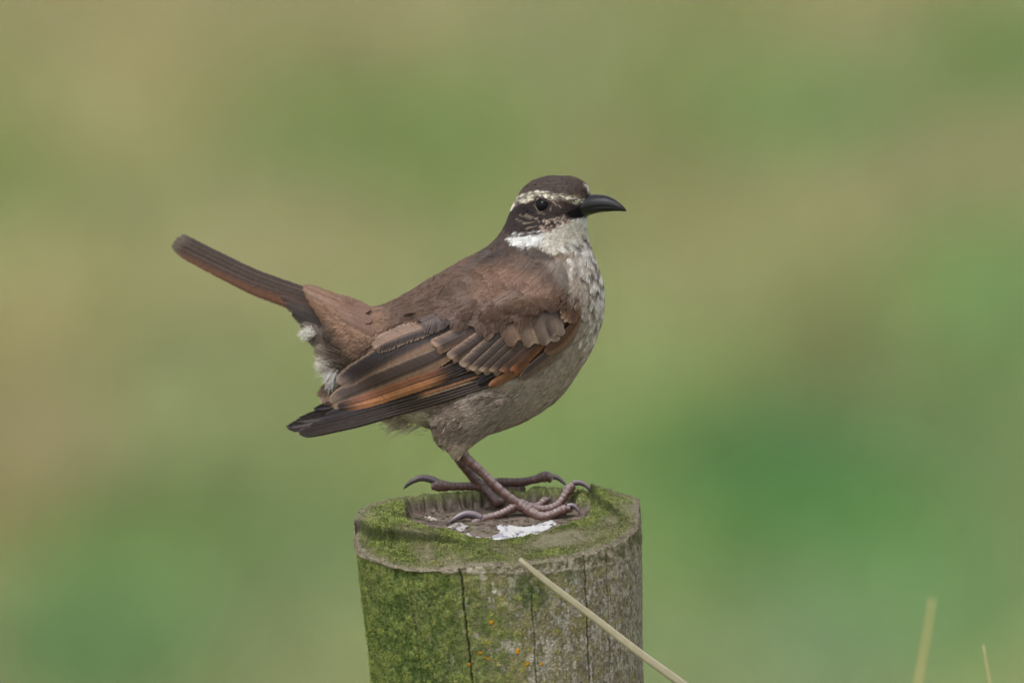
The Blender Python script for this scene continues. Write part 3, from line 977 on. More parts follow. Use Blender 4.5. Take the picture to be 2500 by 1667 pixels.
# flow of the feathers: x, y, dx, dy, length, spacing
FLOW = np.array([
    (1440, 465, -1, -.35, 9), (1400, 440, -1, -.05, 11), (1350, 436, -1, .05, 13), (1300, 455, -.9, .5, 15), (1255, 495, -.45, .9, 17), (1225, 550, -.55, .85, 24),
    (1160, 620, -.8, .6, 34), (1060, 690, -.9, .45, 38), (960, 740, -.97, .2, 36), (860, 760, -1, -.12, 32), (780, 720, -1, -.42, 28), (840, 820, -.85, .15, 34), (790, 780, -.9, -.4, 34),
    (1420, 495, -1, .15, 8), (1390, 520, -1, .25, 8), (1360, 480, -1, -.15, 9), (1340, 535, -.9, .4, 10), (1290, 540, -.85, .4, 15), (1265, 560, -.75, .5, 18),
    (1430, 540, -.5, .85, 9), (1400, 570, -.55, .85, 13), (1350, 580, -.7, .6, 15), (1290, 590, -.85, .4, 18), (1310, 630, -.35, .9, 20), (1250, 620, -.75, .6, 26),
    (1465, 660, -.3, .95, 30), (1420, 650, -.4, .9, 29), (1370, 660, -.45, .85, 24), (1480, 740, -.1, 1, 26), (1440, 760, -.3, .95, 28), (1400, 720, -.55, .8, 28),
    (1450, 850, -.45, .9, 32), (1390, 920, -.6, .8, 34), (1300, 990, -.8, .55, 36), (1330, 920, -.75, .5, 34), (1220, 980, -.9, .4, 38), (1200, 1040, -.85, .5, 34),
    (1060, 1000, -.95, .25, 28), (950, 980, -.95, .25, 20), (1080, 1060, -.6, .75, 30), (1130, 1080, -.65, .75, 26), (1110, 1105, -.4, .9, 16),
    (1200, 690, -.75, .55, 42), (1280, 700, -.6, .7, 40), (1360, 720, -.55, .8, 34), (1100, 760, -.85, .45, 44), (1200, 780, -.7, .65, 42)])


def flow(px, py):
    d2 = (px[:, None] - FLOW[:, 0]) ** 2 + (py[:, None] - FLOW[:, 1]) ** 2
    w = 1 / (d2 + 250) ** 1.6
    w /= w.sum(1)[:, None]
    v = w @ FLOW[:, 2:5]
    return v[:, :2] / (np.linalg.norm(v[:, :2], axis=1)[:, None] + 1e-9), v[:, 2]


body_col = canvas(bq[:, 0], bq[:, 1]) * 0.9
body = mesh_obj('body', V(bq), [tuple(f) for f in bfaces], M_SKIN, bird, FOOT, body_col)

# ---- wing outline and the surface the folded wing lies on
WING = [(1417, 744), (1414, 785), (1398, 826), (1356, 876), (1290, 908), (1240, 925), (1180, 952), (1050, 995), (880, 1045), (740, 1072), (726, 1060), (790, 985), (818, 925),
        (905, 850), (960, 800), (1010, 772), (1060, 745), (1150, 735), (1250, 735), (1340, 735), (1400, 728)]
WXS, WYS = np.arange(640, 1452, 12), np.arange(600, 1112, 12)
wg = np.zeros((len(WYS), len(WXS)))
known = np.zeros_like(wg, bool)
for j, y in enumerate(WYS):
    for i, x in enumerate(WXS):
        h = body_bvh.ray_cast(Vector((x, y, -900)), Vector((0, 0, 1)))
        if h[0] is not None and h[1][2] < -0.42:
            wg[j, i] = h[0][2]
            known[j, i] = True
for (x, y, w_) in [(730, 1064, -34), (780, 1040, -44), (700, 1060, -28), (800, 960, -44), (760, 1000, -36), (860, 1040, -62)]:
    j, i = int((y - 600) / 12), int((x - 640) / 12)
    wg[j, i] = w_
    known[j, i] = True
wg[~known] = -60
fix = wg.copy()
for it in range(900):
    a = np.pad(wg, 1, mode='edge')
    wg = (a[:-2, 1:-1] + a[2:, 1:-1] + a[1:-1, :-2] + a[1:-1, 2:]) / 4
    wg[known] = fix[known]
for it in range(10):
    a = np.pad(wg, 1, mode='edge')
    wg = 0.5 * wg + 0.5 * (a[:-2, 1:-1] + a[2:, 1:-1] + a[1:-1, :-2] + a[1:-1, 2:]) / 4


def wsurf(px, py):
    fx = np.clip((np.asarray(px) - 640) / 12, 0, len(WXS) - 1.001)
    fy = np.clip((np.asarray(py) - 600) / 12, 0, len(WYS) - 1.001)
    i, j = fx.astype(int), fy.astype(int)
    a, b = fx - i, fy - j
    return wg[j, i] * (1 - a) * (1 - b) + wg[j, i + 1] * a * (1 - b) + wg[j + 1, i] * (1 - a) * b + wg[j + 1, i + 1] * a * b


# ---- contour feathers: every one a little fan of barbs
tri = np.array([f if len(f) == 3 else f[:3] for f in bfaces])
quads = np.array([f for f in bfaces if len(f) == 4])
tris = np.concatenate([quads[:, [0, 1, 2]], quads[:, [0, 2, 3]]]) if len(quads) else tri
a_, b_, c_ = bq[tris[:, 0]], bq[tris[:, 1]], bq[tris[:, 2]]
fn = np.cross(b_ - a_, c_ - a_)
area = np.linalg.norm(fn, axis=1) / 2
fn = fn / (2 * area[:, None] + 1e-9)
cen = (a_ + b_ + c_) / 3
if ((cen - cen.mean(0)) * fn).sum() < 0:
    fn = -fn
_, flen = flow(cen[:, 0], cen[:, 1])
dens = area / np.clip(flen, 8, 40) ** 1.35
NF = 15500
pick = rng.choice(len(tris), NF, p=dens / dens.sum())
u_, v_ = rng.random(NF), rng.random(NF)
sw = u_ + v_ > 1
u_[sw], v_[sw] = 1 - u_[sw], 1 - v_[sw]
root = a_[pick] + (b_[pick] - a_[pick]) * u_[:, None] + (c_[pick] - a_[pick]) * v_[:, None]
rn = fn[pick]
EYE = (1325, 502)
BILL_BASE = [(1450, 470), (1428, 478), (1424, 496), (1400, 511), (1382, 523), (1396, 540), (1444, 527)]
eye_poly = [(1307, 485), (1312, 481), (1329, 489), (1343, 498), (1346, 508), (1341, 517), (1330, 522), (1317, 518), (1308, 505)]
keep = ~(inpoly(root[:, 0], root[:, 1], WING) & (rn[:, 2] < 0.1))
keep &= ~(inpoly(root[:, 0] - 0, root[:, 1], WING) & (rn[:, 2] > -0.1) & (root[:, 2] > 0))
keep &= ~(root[:, 0] < 800)
keep &= ~((root[:, 0] > 1436) & (root[:, 1] < 520) & (root[:, 1] > 474))
root, rn = root[keep], rn[keep]


def fans(root, nrm, fl, L, nb, lift, seedcol=None, wid=0.42):
    """root/nrm (F,3) in bird units, fl (F,2) flow, L (F,) -> curves"""
    F = len(root)
    t3 = np.stack([fl[:, 0], fl[:, 1], np.zeros(F)], 1)
    t3 = t3 - nrm * (t3 * nrm).sum(1)[:, None]
    t3 /= (np.linalg.norm(t3, axis=1)[:, None] + 1e-9)
    b3 = np.cross(nrm, t3)
    ra = rng.normal(0, 0.09, F)
    t3, b3 = t3 * np.cos(ra)[:, None] + b3 * np.sin(ra)[:, None], b3 * np.cos(ra)[:, None] - t3 * np.sin(ra)[:, None]
    k = np.arange(nb)
    side = np.linspace(-1, 1, nb)[None].repeat(F, 0) + rng.normal(0, 0.07, (F, nb))
    start = np.clip(0.42 * (1 - np.abs(side) * 0.8), 0, 1) * rng.uniform(0.3, 1.0, (F, nb))
    ln = (1 - 0.30 * np.abs(side) ** 1.6) * rng.uniform(0.86, 1.06, (F, nb))
    pts = []
    for s in (0.0, 0.38, 0.72, 1.0):
        along = (start + (ln - start) * s)
        lat = side * wid * (s ** 0.8) * (1 - 0.25 * s)
        up = lift * (1.6 * s - 1.05 * s ** 2 + 0.10) + rng.normal(0, 0.012, (F, nb))
        up = up - 0.22 * along ** 2 * lift
        p = root[:, None] + L[:, None, None] * (t3[:, None] * along[..., None] + b3[:, None] * lat[..., None] + nrm[:, None] * up[..., None])
        pts.append(p)
    return np.stack(pts, 2), side            # (F,nb,4,3)


fl, L = flow(root[:, 0], root[:, 1])
L = L * rng.uniform(0.8, 1.15, len(L))
allp, allc, allr = [], [], []
NB = 13
for lo, hi in ((0, 17), (17, 99)):
    m = (L >= lo) & (L < hi)
    P, side = fans(root[m], rn[m], fl[m], L[m], NB, 0.17 if hi < 20 else (0.115 - 0.06 * sstep(900, 840, root[m][:, 0]))[:, None])
    F = len(P)
    mid = P[:, :, 1:3].mean(2)
    col = canvas(mid[..., 0].ravel(), mid[..., 1].ravel()).reshape(F, NB, 3)
    pf_ = rng.normal(1, 0.11, (F, 1, 1)) * rng.normal(1, 0.15, (F, NB, 1))
    col = col * pf_
    rx, ry = root[m][:, 0], root[m][:, 1]
    # breast: white feathers edged dark; belly: pale shaft streaks
    st = sstep(1362, 1418, rx) * sstep(590, 625, ry) * (1 - 0.75 * sstep(690, 770, ry)) * (1 - sstep(790, 880, ry))
    st2 = sstep(1300, 1440, rx) * sstep(640, 700, ry) * (1 - sstep(900, 1000, ry)) * 0.55
    sel = (rng.random(F) < 0.62)
    ins = np.exp(-(side / 0.62) ** 4)
    colw, cold = lin((222, 218, 212)), lin((98, 86, 79))
    pat = colw * ins[..., None] + cold * (1 - ins[..., None])
    kk = (st * sel)[:, None, None] * 0.0
    col = col * (1 - kk) + pat * kk
    dk = (st * (~sel) * 0.0)[:, None, None]
    col = col * (1 - dk) + lin((104, 90, 82)) * dk
    sel2 = rng.random(F) < 0.3
    kk = (st2 * sel2)[:, None, None] * (np.exp(-(side / 0.3) ** 2))[..., None]
    col = col * (1 - kk) + lin((208, 200, 188)) * kk
    under = sstep(900, 960, ry) * sstep(940, 1000, rx)
    kk = (under * (rng.random(F) < 0.45))[:, None, None] * 0.42 * (np.exp(-((side - rng.normal(0, .4, (F, 1))) / 0.2) ** 2))[..., None]
    col = col * (1 - kk) + lin((206, 196, 186)) * kk
    kk = (np.maximum(under, st2) * (rng.random(F) < 0.25))[:, None, None] * 0.5 * (np.exp(-((side - rng.normal(0, .4, (F, 1))) / 0.25) ** 2))[..., None]
    col = col * (1 - kk) + lin((84, 72, 64)) * kk
    sel3 = (rng.random(F) < 0.2) * st2
    P = P.reshape(-1, 4, 3)
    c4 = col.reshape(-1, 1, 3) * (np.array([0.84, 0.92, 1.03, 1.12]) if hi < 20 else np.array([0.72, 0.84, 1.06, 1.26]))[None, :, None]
    base_r = 0.62 if hi < 20 else 0.85
    r4 = np.repeat(np.array([[0.9, 1.0, 0.8, 0.25]]), len(P), 0) * base_r * S
    allp.append(P)
    allc.append(c4)
    allr.append(r4)

# fluffy white vent and under-tail tufts
for cx_, cy_, w0, n_, rx_, L0, dirv, colr, cj in [
        (752, 813, 75, 1500, 6, 15, (-.9, .25), (214, 210, 203), 0.45), (798, 886, 50, 2000, 8, 20, (-.9, .25), (208, 201, 192), 0.28),
        (806, 915, 10, 300, 8, 30, (-.5, .8), (190, 186, 182), 0.2),
        (835, 880, 15, 1200, 16, 46, (-.8, -.3), (104, 90, 80), 0.10),
        (990, 1000, 10, 1400, 22, 26, (-.92, .30), (176, 164, 146), 0.10), (965, 1014, 30, 900, 15, 20, (-.9, .3), (204, 196, 182), 0.14)]:
    c0 = np.array([cx_, cy_, w0]) + rng.normal(0, 1, (n_, 3)) * [rx_, rx_, 18] + np.array([0.35 * L0, 0, 0])
    dv = np.array([dirv[0], dirv[1], 0]) + rng.normal(0, cj, (n_, 3))
    dv /= np.linalg.norm(dv, axis=1)[:, None]
    Ln = rng.uniform(0.6, 1.1, n_) * L0
    cur = rng.normal(0, 0.18, (n_, 3))
    P = np.stack([c0 + dv * (Ln * s)[:, None] + cur * (Ln * s * s)[:, None] for s in (0, .35, .7, 1)], 1)
    okf = ((P[..., 1] > 722 + (P[..., 0] - 677) * 0.41) | (P[..., 0] > 850)).all(1)
    P, n_ = P[okf], int(okf.sum())
    allp.append(P)
    allc.append(np.repeat((lin(colr) * rng.uniform(0.7, 1.2, (n_, 1)))[:, None], 4, 1))
    allr.append(np.repeat(np.array([[0.9, 0.9, 0.7, 0.2]]), n_, 0) * 0.6 * S)

SCAP = [(985, 765), (1040, 735), (1090, 685), (1180, 645), (1290, 645), (1370, 690), (1412, 722), (1416, 738), (1340, 738), (1290, 752), (1215, 768), (1110, 758), (1050, 765)]
sx, sy = rng.uniform(980, 1422, 4000), rng.uniform(640, 805, 4000)
ok = inpoly(sx, sy, SCAP)
sx, sy = sx[ok][:240], sy[ok][:240]
qv = (sx - 1200) * 0.25 + (sy - 690)
rampq = 0.10 + 0.90 * np.clip((qv + 15) / 75, 0, 1)
gxn = (wsurf(sx + 6, sy) - wsurf(sx - 6, sy)) / 12
gyn = (wsurf(sx, sy + 6) - wsurf(sx, sy - 6)) / 12
sn = np.stack([gxn, gyn, -np.ones_like(gxn)], 1)
sn /= np.linalg.norm(sn, axis=1)[:, None]
for mirror in (1, -1):
    sroot = np.stack([sx, sy, wsurf(sx, sy) - 4 - 34.5 * rampq], 1)
    nn = sn.copy()
    sroot[:, 2] *= mirror
    nn[:, 2] *= mirror
    sfl, sL = flow(sx, sy)
    P, side = fans(sroot, nn, sfl, sL * rng.uniform(0.7, 1.1, len(sL)), 26, 0.07, wid=0.42)
    F = len(P)
    mid = P[:, :, 1:3].mean(2)
    col = canvas(mid[..., 0].ravel(), mid[..., 1].ravel()).reshape(F, 26, 3)
    col = col * rng.normal(1, 0.08, (F, 1, 1)) * rng.normal(1, 0.10, (F, 26, 1))
    P = P.reshape(-1, 4, 3)
    allp.append(P)
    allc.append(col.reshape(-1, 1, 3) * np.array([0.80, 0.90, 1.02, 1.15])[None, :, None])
    allr.append(np.repeat(np.array([[0.6, 0.75, 0.7, 0.25]]), len(P), 0) * 0.75 * S)

allp, allc, allr = np.concatenate(allp), np.concatenate(allc), np.concatenate(allr)
inside = inpoly(allp[:, 2:, 0], allp[:, 2:, 1], eye_poly).any(1) & (allp[:, 1, 2] < 0)
inside |= inpoly(allp[:, 0, 0], allp[:, 0, 1], eye_poly) & (allp[:, 1, 2] < 0)
inside |= inpoly(allp[:, 2:, 0], allp[:, 2:, 1], BILL_BASE).any(1) & (allp[:, 1, 2] < -20)
allp, allc, allr = allp[~inside], allc[~inside], allr[~inside]
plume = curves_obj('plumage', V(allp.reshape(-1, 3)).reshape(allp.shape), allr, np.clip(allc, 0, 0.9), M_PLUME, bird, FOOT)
plume['kind'] = 'stuff'


# ------------------------------------------------------------------ wing and tail feathers
def lerp(a, b, t):
    return a + (b - a) * np.asarray(t)[..., None]


def feather(name, rach, wu, wl_, colfn, depth, parent, bars=70, tip=0.62, fray=0.10, camber=2.5, skew=0.75, shaft=(150, 128, 112), mirror=1, shift=(0, 0), basew=0.55, shw=0.8, seed=0):
    """one vane: barbs both sides of a shaft. depth(px,py,t,s) gives the lie of the feather"""
    r0 = np.random.default_rng(seed + 11)
    R_ = catmull(np.array(rach, float), 200)
    T_ = np.gradient(R_, axis=0)
    T_ /= np.linalg.norm(T_, axis=1)[:, None]
    N_ = np.stack([T_[:, 1], -T_[:, 0]], 1)           # lower / outer side
    Lr = np.linalg.norm(np.diff(R_, axis=0), axis=1).sum()
    vs_, fs_, cs_ = [], [], []
    K = 4
    ti = (np.arange(bars) + 0.5) / bars
    nv_ = 0
    for sd, W in ((-1, wu), (1, wl_)):
        prof = np.where(ti < tip, basew + (1 - basew) * np.clip(ti / 0.35, 0, 1) ** 0.7, np.sqrt(np.clip(1 - ((ti - tip) / (1 - tip)) ** 2, 0, 1)))
        jl = 1 - fray * r0.random(bars) ** 3 * 2.2
        gap = 1 + 0.25 * fray * r0.normal(size=bars)
        jb = r0.normal(1, 0.09 if 'scap' in name else 0.06, bars)
        tl = r0.normal(0, 0.28, bars)
        for e in (-0.62, 0.62):
            te = np.clip(ti + e / bars, 0, 1)
            idx_ = te * 199
            a = np.clip(idx_.astype(int), 0, 198)
            f = (idx_ - a)[:, None]
            c = R_[a] * (1 - f) + R_[a + 1] * f
            T = T_[a]
            N = N_[a]
            for k in range(K + 1):
                s = k / K
                wd = W * prof * jl * s
                fw = np.minimum(skew * wd, (1 - te) * Lr * 0.0 + skew * wd)
                p = c + N * (sd * wd)[:, None] + T * (fw * (0.55 + 0.45 * s))[:, None]
                dep = depth(p[:, 0], p[:, 1], te, sd * s) - camber * (1 - s * s) + tl * e * s
                col = colfn(te, sd * s * np.ones(bars), p[:, 0], p[:, 1]) * jb[:, None]
                vs_.append(np.concatenate([p, dep[:, None]], 1))
                cs_.append(col)
        base_i = nv_
        blk = 2 * (K + 1) * bars
        b = np.arange(bars)
        for k in range(K):
            a0 = base_i + k * bars + b
            a1 = base_i + (k + 1) * bars + b
            b0 = base_i + (K + 1 + k) * bars + b
            b1 = base_i + (K + 2 + k) * bars + b
            fs_.append(np.stack([a0, a1, b1, b0] if sd > 0 else [a0, b0, b1, a1], 1))
        nv_ += blk
    # shaft
    ns = 24
    tt = np.linspace(0, 1, ns)
    c = R_[(tt * 199).astype(int)]
    N = N_[(tt * 199).astype(int)]
    dep = depth(c[:, 0], c[:, 1], tt, 0 * tt) - camber - 0.6
    w3 = (shw * (1 - 0.75 * tt))[:, None]
    for q, dz in ((-1, 0.5), (0, -0.5), (1, 0.5)):
        vs_.append(np.concatenate([c + N * q * w3, (dep + dz)[:, None]], 1))
        cs_.append(np.repeat(lin(shaft)[None], ns, 0))
    b = np.arange(ns - 1)
    fs_.append(np.stack([nv_ + b, nv_ + b + 1, nv_ + ns + b + 1, nv_ + ns + b], 1))
    fs_.append(np.stack([nv_ + ns + b, nv_ + ns + b + 1, nv_ + 2 * ns + b + 1, nv_ + 2 * ns + b], 1))
    v = np.concatenate(vs_)
    if mirror < 0:
        v = v * [1, 1, -1] + [shift[0], shift[1], 0]
        k = sstep(1050, 850, v[:, 0] - shift[0])
        v[:, 0] -= shift[0] * (1 - k)
        v[:, 1] -= shift[1] * (1 - k)
    return mesh_obj(name, V(v), np.concatenate(fs_), M_VANE, parent, FOOT, vane_tone(np.concatenate(cs_)), smooth=True)


def vane_tone(c):
    g = c.mean(1, keepdims=True)
    return np.clip((c + (g - c) * 0.04) * 0.66, 0.004, 0.9)


def two(c0, c1, cedge, k0=0.25, k1=0.8, tipk=0.0, tipc=None, lo_only=False):
    c0, c1, cedge = lin(c0), lin(c1), lin(cedge)

    def f(t, s, x, y):
        a = np.abs(s)
        c = lerp(c0[None], c1[None], sstep(k0, k1, a))
        c = lerp(c, cedge[None], sstep(0.82, 1.0, a) * (1 if not lo_only else (s > 0)))
        if tipk:
            c = lerp(c, (lin(tipc) if tipc else cedge)[None], sstep(1 - tipk, 1, t))
        return c
    return f


def mcov(base, mid, edge):
    b_, m_, e_ = lin(base), lin(mid), lin(edge)

    def f(t, s, x, y):
        k = sstep(0.25, 0.75, t) * sstep(-0.9, 0.5, s)
        c = lerp(b_[None] + np.zeros((len(t), 3)), m_[None], k)
        return lerp(c, e_[None], np.maximum(sstep(0.80, 1.0, s), 0.7 * sstep(.86, 1, t)) * sstep(.15, .45, t))
    return f


def sided(cu, cl, cedge, inner=None, ik=0.5, tipk=0.12):
    cu, cl, cedge = lin(cu), lin(cl), lin(cedge)
    ci = lin(inner) if inner else None

    def f(t, s, x, y):
        c = np.where((s > 0)[:, None], cl, cu)
        if ci is not None:
            c = lerp(c, ci[None] + 0 * c, (s > 0) * (1 - sstep(ik * 0.5, ik * 1.3, s)))
        c = lerp(c, cedge[None] + 0 * c, sstep(0.86, 1.0, np.abs(s)) * 0.8)
        return lerp(c, cedge[None] + 0 * c, sstep(1 - tipk, 1, t) * 0.5)
    return f


def prim(dark, edge, patch=None, x0=0, x1=0, whole=False):
    d, e = lin(dark), lin(edge)
    pc_ = lin(patch) if patch else None

    def f(t, s, x, y):
        c = np.repeat(d[None], len(x), 0) * (1 + 0.25 * s)[:, None]
        c = lerp(c, e[None], sstep(0.80, 1.0, s) * 0.85)
        c = lerp(c, e[None], sstep(0.90, 1.0, -s) * 0.35)
        if pc_ is not None:
            m = sstep(x0 - 22, x0 + 12, x) * (1 - sstep(x1 - 8, x1 + 12, x)) * sstep(-0.5, 0.0, s)
            c = lerp(c, pc_[None], m)
        return c
    return f


def secf(dark, ruf, edge, s0=0.15, tipd=0.12):
    d, r_, e = lin(dark), lin(ruf), lin(edge)

    def f(t, s, x, y):
        c = np.repeat(d[None], len(x), 0)
        c = lerp(c, r_[None], sstep(s0, s0 + 0.35, s) * (1 - sstep(1 - tipd, 1, t)) * sstep(1110, 1030, x))
        c = c * (1 + 0.22 * np.sin(7 * s + 2))[:, None]
        c = lerp(c, e[None], sstep(0.85, 1.0, np.abs(s)) * 0.5)
        return c
    return f


DK = (52, 44, 46)
WINGF = [
    # name, rachis, upper width, lower width, colour, layer, bars, tip, fray
    ('primary_feather', [(1230, 930), (1113, 968), (1049, 988), (958, 1013), (881, 1036), (811, 1052), (745, 1067)], 9, 6, prim((66, 57, 57), (108, 96, 92)), 0, 90, .85, .04),
    ('primary_feather', [(1225, 926), (1113, 961), (1040, 983), (950, 1008), (880, 1028), (805, 1046), (738, 1064)], 10, 7, prim((62, 53, 54), (112, 99, 94)), 1, 90, .85, .04),
    ('primary_feather', [(1215, 922), (1113, 954), (1036, 976), (950, 1000), (880, 1019), (800, 1040), (733, 1061)], 11, 7, prim((58, 49, 51), (112, 98, 92)), 2, 90, .85, .04),
    ('primary_feather', [(1200, 918), (1110, 947), (1036, 970), (950, 995), (880, 1014), (800, 1036), (731, 1057)], 13, 9, prim((54, 45, 48), (118, 103, 96), (206, 170, 134), 1036, 1150), 3, 90, .84, .04),
    ('primary_feather', [(1200, 908), (1110, 939), (1036, 962), (950, 986), (890, 1004), (820, 1024), (758, 1040)], 14, 12, prim((50, 42, 46), (120, 104, 96), (214, 142, 94), 1036, 1165), 4, 90, .84, .04),
    ('primary_feather', [(1190, 890), (1110, 918), (1036, 943), (950, 972), (890, 990), (797, 1014)], 13, 7, prim((38, 32, 40), (112, 98, 92)), 5, 80, .82, .04),
    ('primary_covert', [(1300, 890), (1262, 908), (1230, 924), (1196, 943)], 12, 9, two((150, 98, 66), (178, 122, 82), (150, 104, 76)), 6, 40, .7, .05),
    ('primary_covert', [(1280, 882), (1230, 905), (1195, 922), (1168, 938)], 14, 12, two((34, 29, 36), (38, 33, 40), (60, 52, 54)), 5.5, 40, .7, .05),
    ('secondary_feather', [(1180, 880), (1080, 926), (1000, 954), (900, 985), (828, 999)], 14, 11, secf((42, 35, 40), (204, 138, 94), (120, 96, 82), -1.2, .22), 7, 70, .86, .06),
    ('secondary_feather', [(1180, 866), (1080, 910), (1000, 938), (900, 973), (826, 993)], 15, 13, secf((40, 34, 38), (150, 96, 70), (150, 116, 92), -1.2, .18), 8, 70, .86, .06),
    ('tertial_feather', [(1160, 820), (1060, 876), (960, 918), (870, 955), (810, 984)], 26, 27, sided((78, 62, 58), (144, 113, 92), (172, 145, 122), (56, 46, 47), .38), 9, 90, .84, .04),
    ('tertial_feather', [(1120, 782), (1040, 822), (966, 858), (900, 896), (832, 940)], 30, 46, sided((52, 43, 46), (144, 114, 95), (166, 139, 119), (43, 36, 41), .36), 10.5, 100, .80, .04),
    ('alula_feather', [(1410, 788), (1384, 826), (1340, 866), (1300, 898), (1271, 921)], 13, 19, sided((84, 71, 70), (126, 103, 94), (160, 138, 124), None), 7, 60, .66, .05),
    ('alula_feather', [(1416, 768), (1398, 800), (1372, 832), (1332, 860)], 13, 15, sided((116, 80, 66), (146, 108, 90), (164, 130, 112), (98, 74, 66), .4), 12, 50, .7, .06),
]
GCS = [((1378, 782), (1318, 838), (1252, 906), (112, 76, 60), (164, 104, 70)), ((1345, 806), (1295, 850), (1229, 909), (84, 66, 60), (150, 106, 80)),
       ((1320, 806), (1268, 852), (1204, 909), (76, 63, 60), (150, 124, 104)), ((1296, 800), (1242, 850), (1180, 908), (76, 63, 60), (156, 132, 114)),
       ((1276, 796), (1222, 846), (1158, 906), (74, 61, 59), (156, 132, 114)), ((1252, 790), (1200, 838), (1136, 897), (74, 61, 59), (154, 130, 112)),
       ((1228, 784), (1175, 826), (1104, 877), (76, 61, 59), (152, 124, 106)), ((1206, 776), (1145, 810), (1066, 848), (80, 63, 59), (150, 120, 102))]
for k, (a, b, c, c0, c1) in enumerate(GCS):
    WINGF.append(('greater_covert', [a, b, c], 21 + (k == 7) * 3, 14 + (k == 7) * 5, two(c0, tuple(int(v * 0.86) for v in c1), tuple(min(255, int(v * 1.12)) for v in c1), 0.3, 0.95, 0.14), 12.5 + k * 0.9, 90, .88, .05))
WINGF += [
    ('tertial_covert', [(1100, 768), (1045, 798), (989, 817), (940, 838), (916, 852)], 26, 22, sided((142, 113, 95), (126, 102, 86), (172, 146, 124), (56, 46, 47), 1.0), 20, 100, .70, .20),
    ('median_covert', [(1172, 752), (1192, 786), (1208, 814)], 28, 25, two((104, 82, 74), (118, 92, 80), (132, 104, 88), .3, .9, .2), 21, 54, .62, .05),
    ('median_covert', [(1220, 756), (1244, 796), (1264, 831)], 30, 26, mcov((112, 86, 76), (142, 112, 92), (168, 134, 106)), 22, 54, .62, .05),
    ('median_covert', [(1282, 752), (1292, 796), (1304, 838)], 27, 28, mcov((114, 92, 80), (160, 136, 118), (186, 162, 144)), 23, 54, .66, .05),
    ('median_covert', [(1320, 744), (1328, 788), (1344, 833)], 27, 28, mcov((110, 90, 80), (160, 140, 126), (190, 168, 152)), 24, 54, .66, .06),
    ('median_covert', [(1350, 734), (1350, 776), (1358, 818)], 20, 24, mcov((84, 70, 66), (160, 138, 124), (184, 160, 146)), 25, 54, .66, .05),
    ('median_covert', [(1376, 728), (1380, 756), (1386, 784)], 14, 15, two((140, 102, 80), (160, 120, 92), (196, 176, 156), .3, .9, .2), 26, 34, .5, .25),
    ('median_covert', [(1408, 726), (1404, 756), (1396, 788)], 16, 14, two((112, 82, 70), (146, 104, 82), (146, 108, 88), .3, .9, .2), 26.5, 34, .5, .14),
]


def soft(seed, grey=0.0):
    """soft brown body feather: colour of the plumage where its tip lies, paler fringe, darker root"""
    def f(t, s, x, y):
        tx, ty = np.median(x[t > 0.8]) if (t > 0.8).any() else x.mean(), np.median(y[t > 0.8]) if (t > 0.8).any() else y.mean()
        c = canvas(x, y) / 0.66 * tone_[seed % 97]
        c = c + (lin((96, 86, 88)) - c) * grey
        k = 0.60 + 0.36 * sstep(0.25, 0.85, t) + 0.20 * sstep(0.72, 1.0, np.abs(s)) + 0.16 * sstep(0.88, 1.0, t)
        return c * k[:, None]
    return f


tone_ = np.random.default_rng(5).normal(1.0, 0.06, 97)
SROWS = [(32, [(1040, 802), (1088, 800), (1136, 803), (1186, 808), (1236, 797), (1280, 776)]),
         (33.5, [(1062, 768), (1110, 772), (1158, 774), (1210, 776), (1262, 768), (1312, 754)]),
         (35, [(1100, 735), (1148, 740), (1200, 742), (1250, 744), (1300, 742), (1340, 738)]),
         (36.5, [(1128, 704), (1176, 708), (1226, 712), (1276, 714)]),
         (38, [(1160, 676), (1206, 680), (1240, 690)])]
for lay, tips in SROWS:
    for q, (tx, ty) in enumerate(tips):
        r1 = np.random.default_rng(int(tx * 7 + ty))
        tx, ty = tx + r1.normal(0, 9) + 10, ty + r1.normal(0, 8) - 14
        an = math.radians(136 + r1.normal(0, 9) - 10 * (tx > 1300) + 8 * (tx < 1120))
        dx, dy = math.cos(an), math.sin(an)
        Ls = r1.uniform(76, 104)
        pts = [(tx - dx * Ls, ty - dy * Ls - 4), (tx - dx * Ls * .5 + 3, ty - dy * Ls * .5), (tx, ty)]
        wd = r1.uniform(28, 38)
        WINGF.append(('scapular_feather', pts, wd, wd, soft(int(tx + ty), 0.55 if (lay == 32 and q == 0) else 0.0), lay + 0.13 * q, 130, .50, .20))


def wing_depth(layer):
    def d(x, y, t, s):
        q = (x - 1200) * 0.25 + (y - 690)
        rampx = 0.35 + 0.65 * np.clip((q - 30) / 90, 0, 1)
        if layer > 31:
            rampx = (0.10 + 0.90 * np.clip((q + 15) / 75, 0, 1)) * (0.1 + 0.9 * sstep(1412, 1345, x))
            return wsurf(x, y) - 4 - (layer * 0.95) * rampx - 3.2 * t + 9 * sstep(1345, 1395, x) + 7 * sstep(10, -40, q) * (1 - t)
        return wsurf(x, y) - 5 - (layer * 0.95) * rampx - 3.2 * t + 2.0 * s
    return d


for side_i, mirror in enumerate((1, -1)):
    wing = empty('wing', (0, 0, 0), parent=bird)
    for k, (nm, ra_, wu, wl2, cf, lay, bars, tip, fray) in enumerate(WINGF):
        feather(nm, ra_, wu, wl2, cf, wing_depth(lay), wing, bars if mirror > 0 else bars // 2, tip, fray, mirror=mirror, shift=(-29, -14), seed=k, camber=3.0 if 'covert' in nm else (1.0 if 'scap' in nm else 1.8), shaft=(112, 90, 80) if 'scap' in nm else ((132, 114, 104) if 'primary' in nm else (98, 82, 75)), shw=.45 if 'scap' in nm else .8)

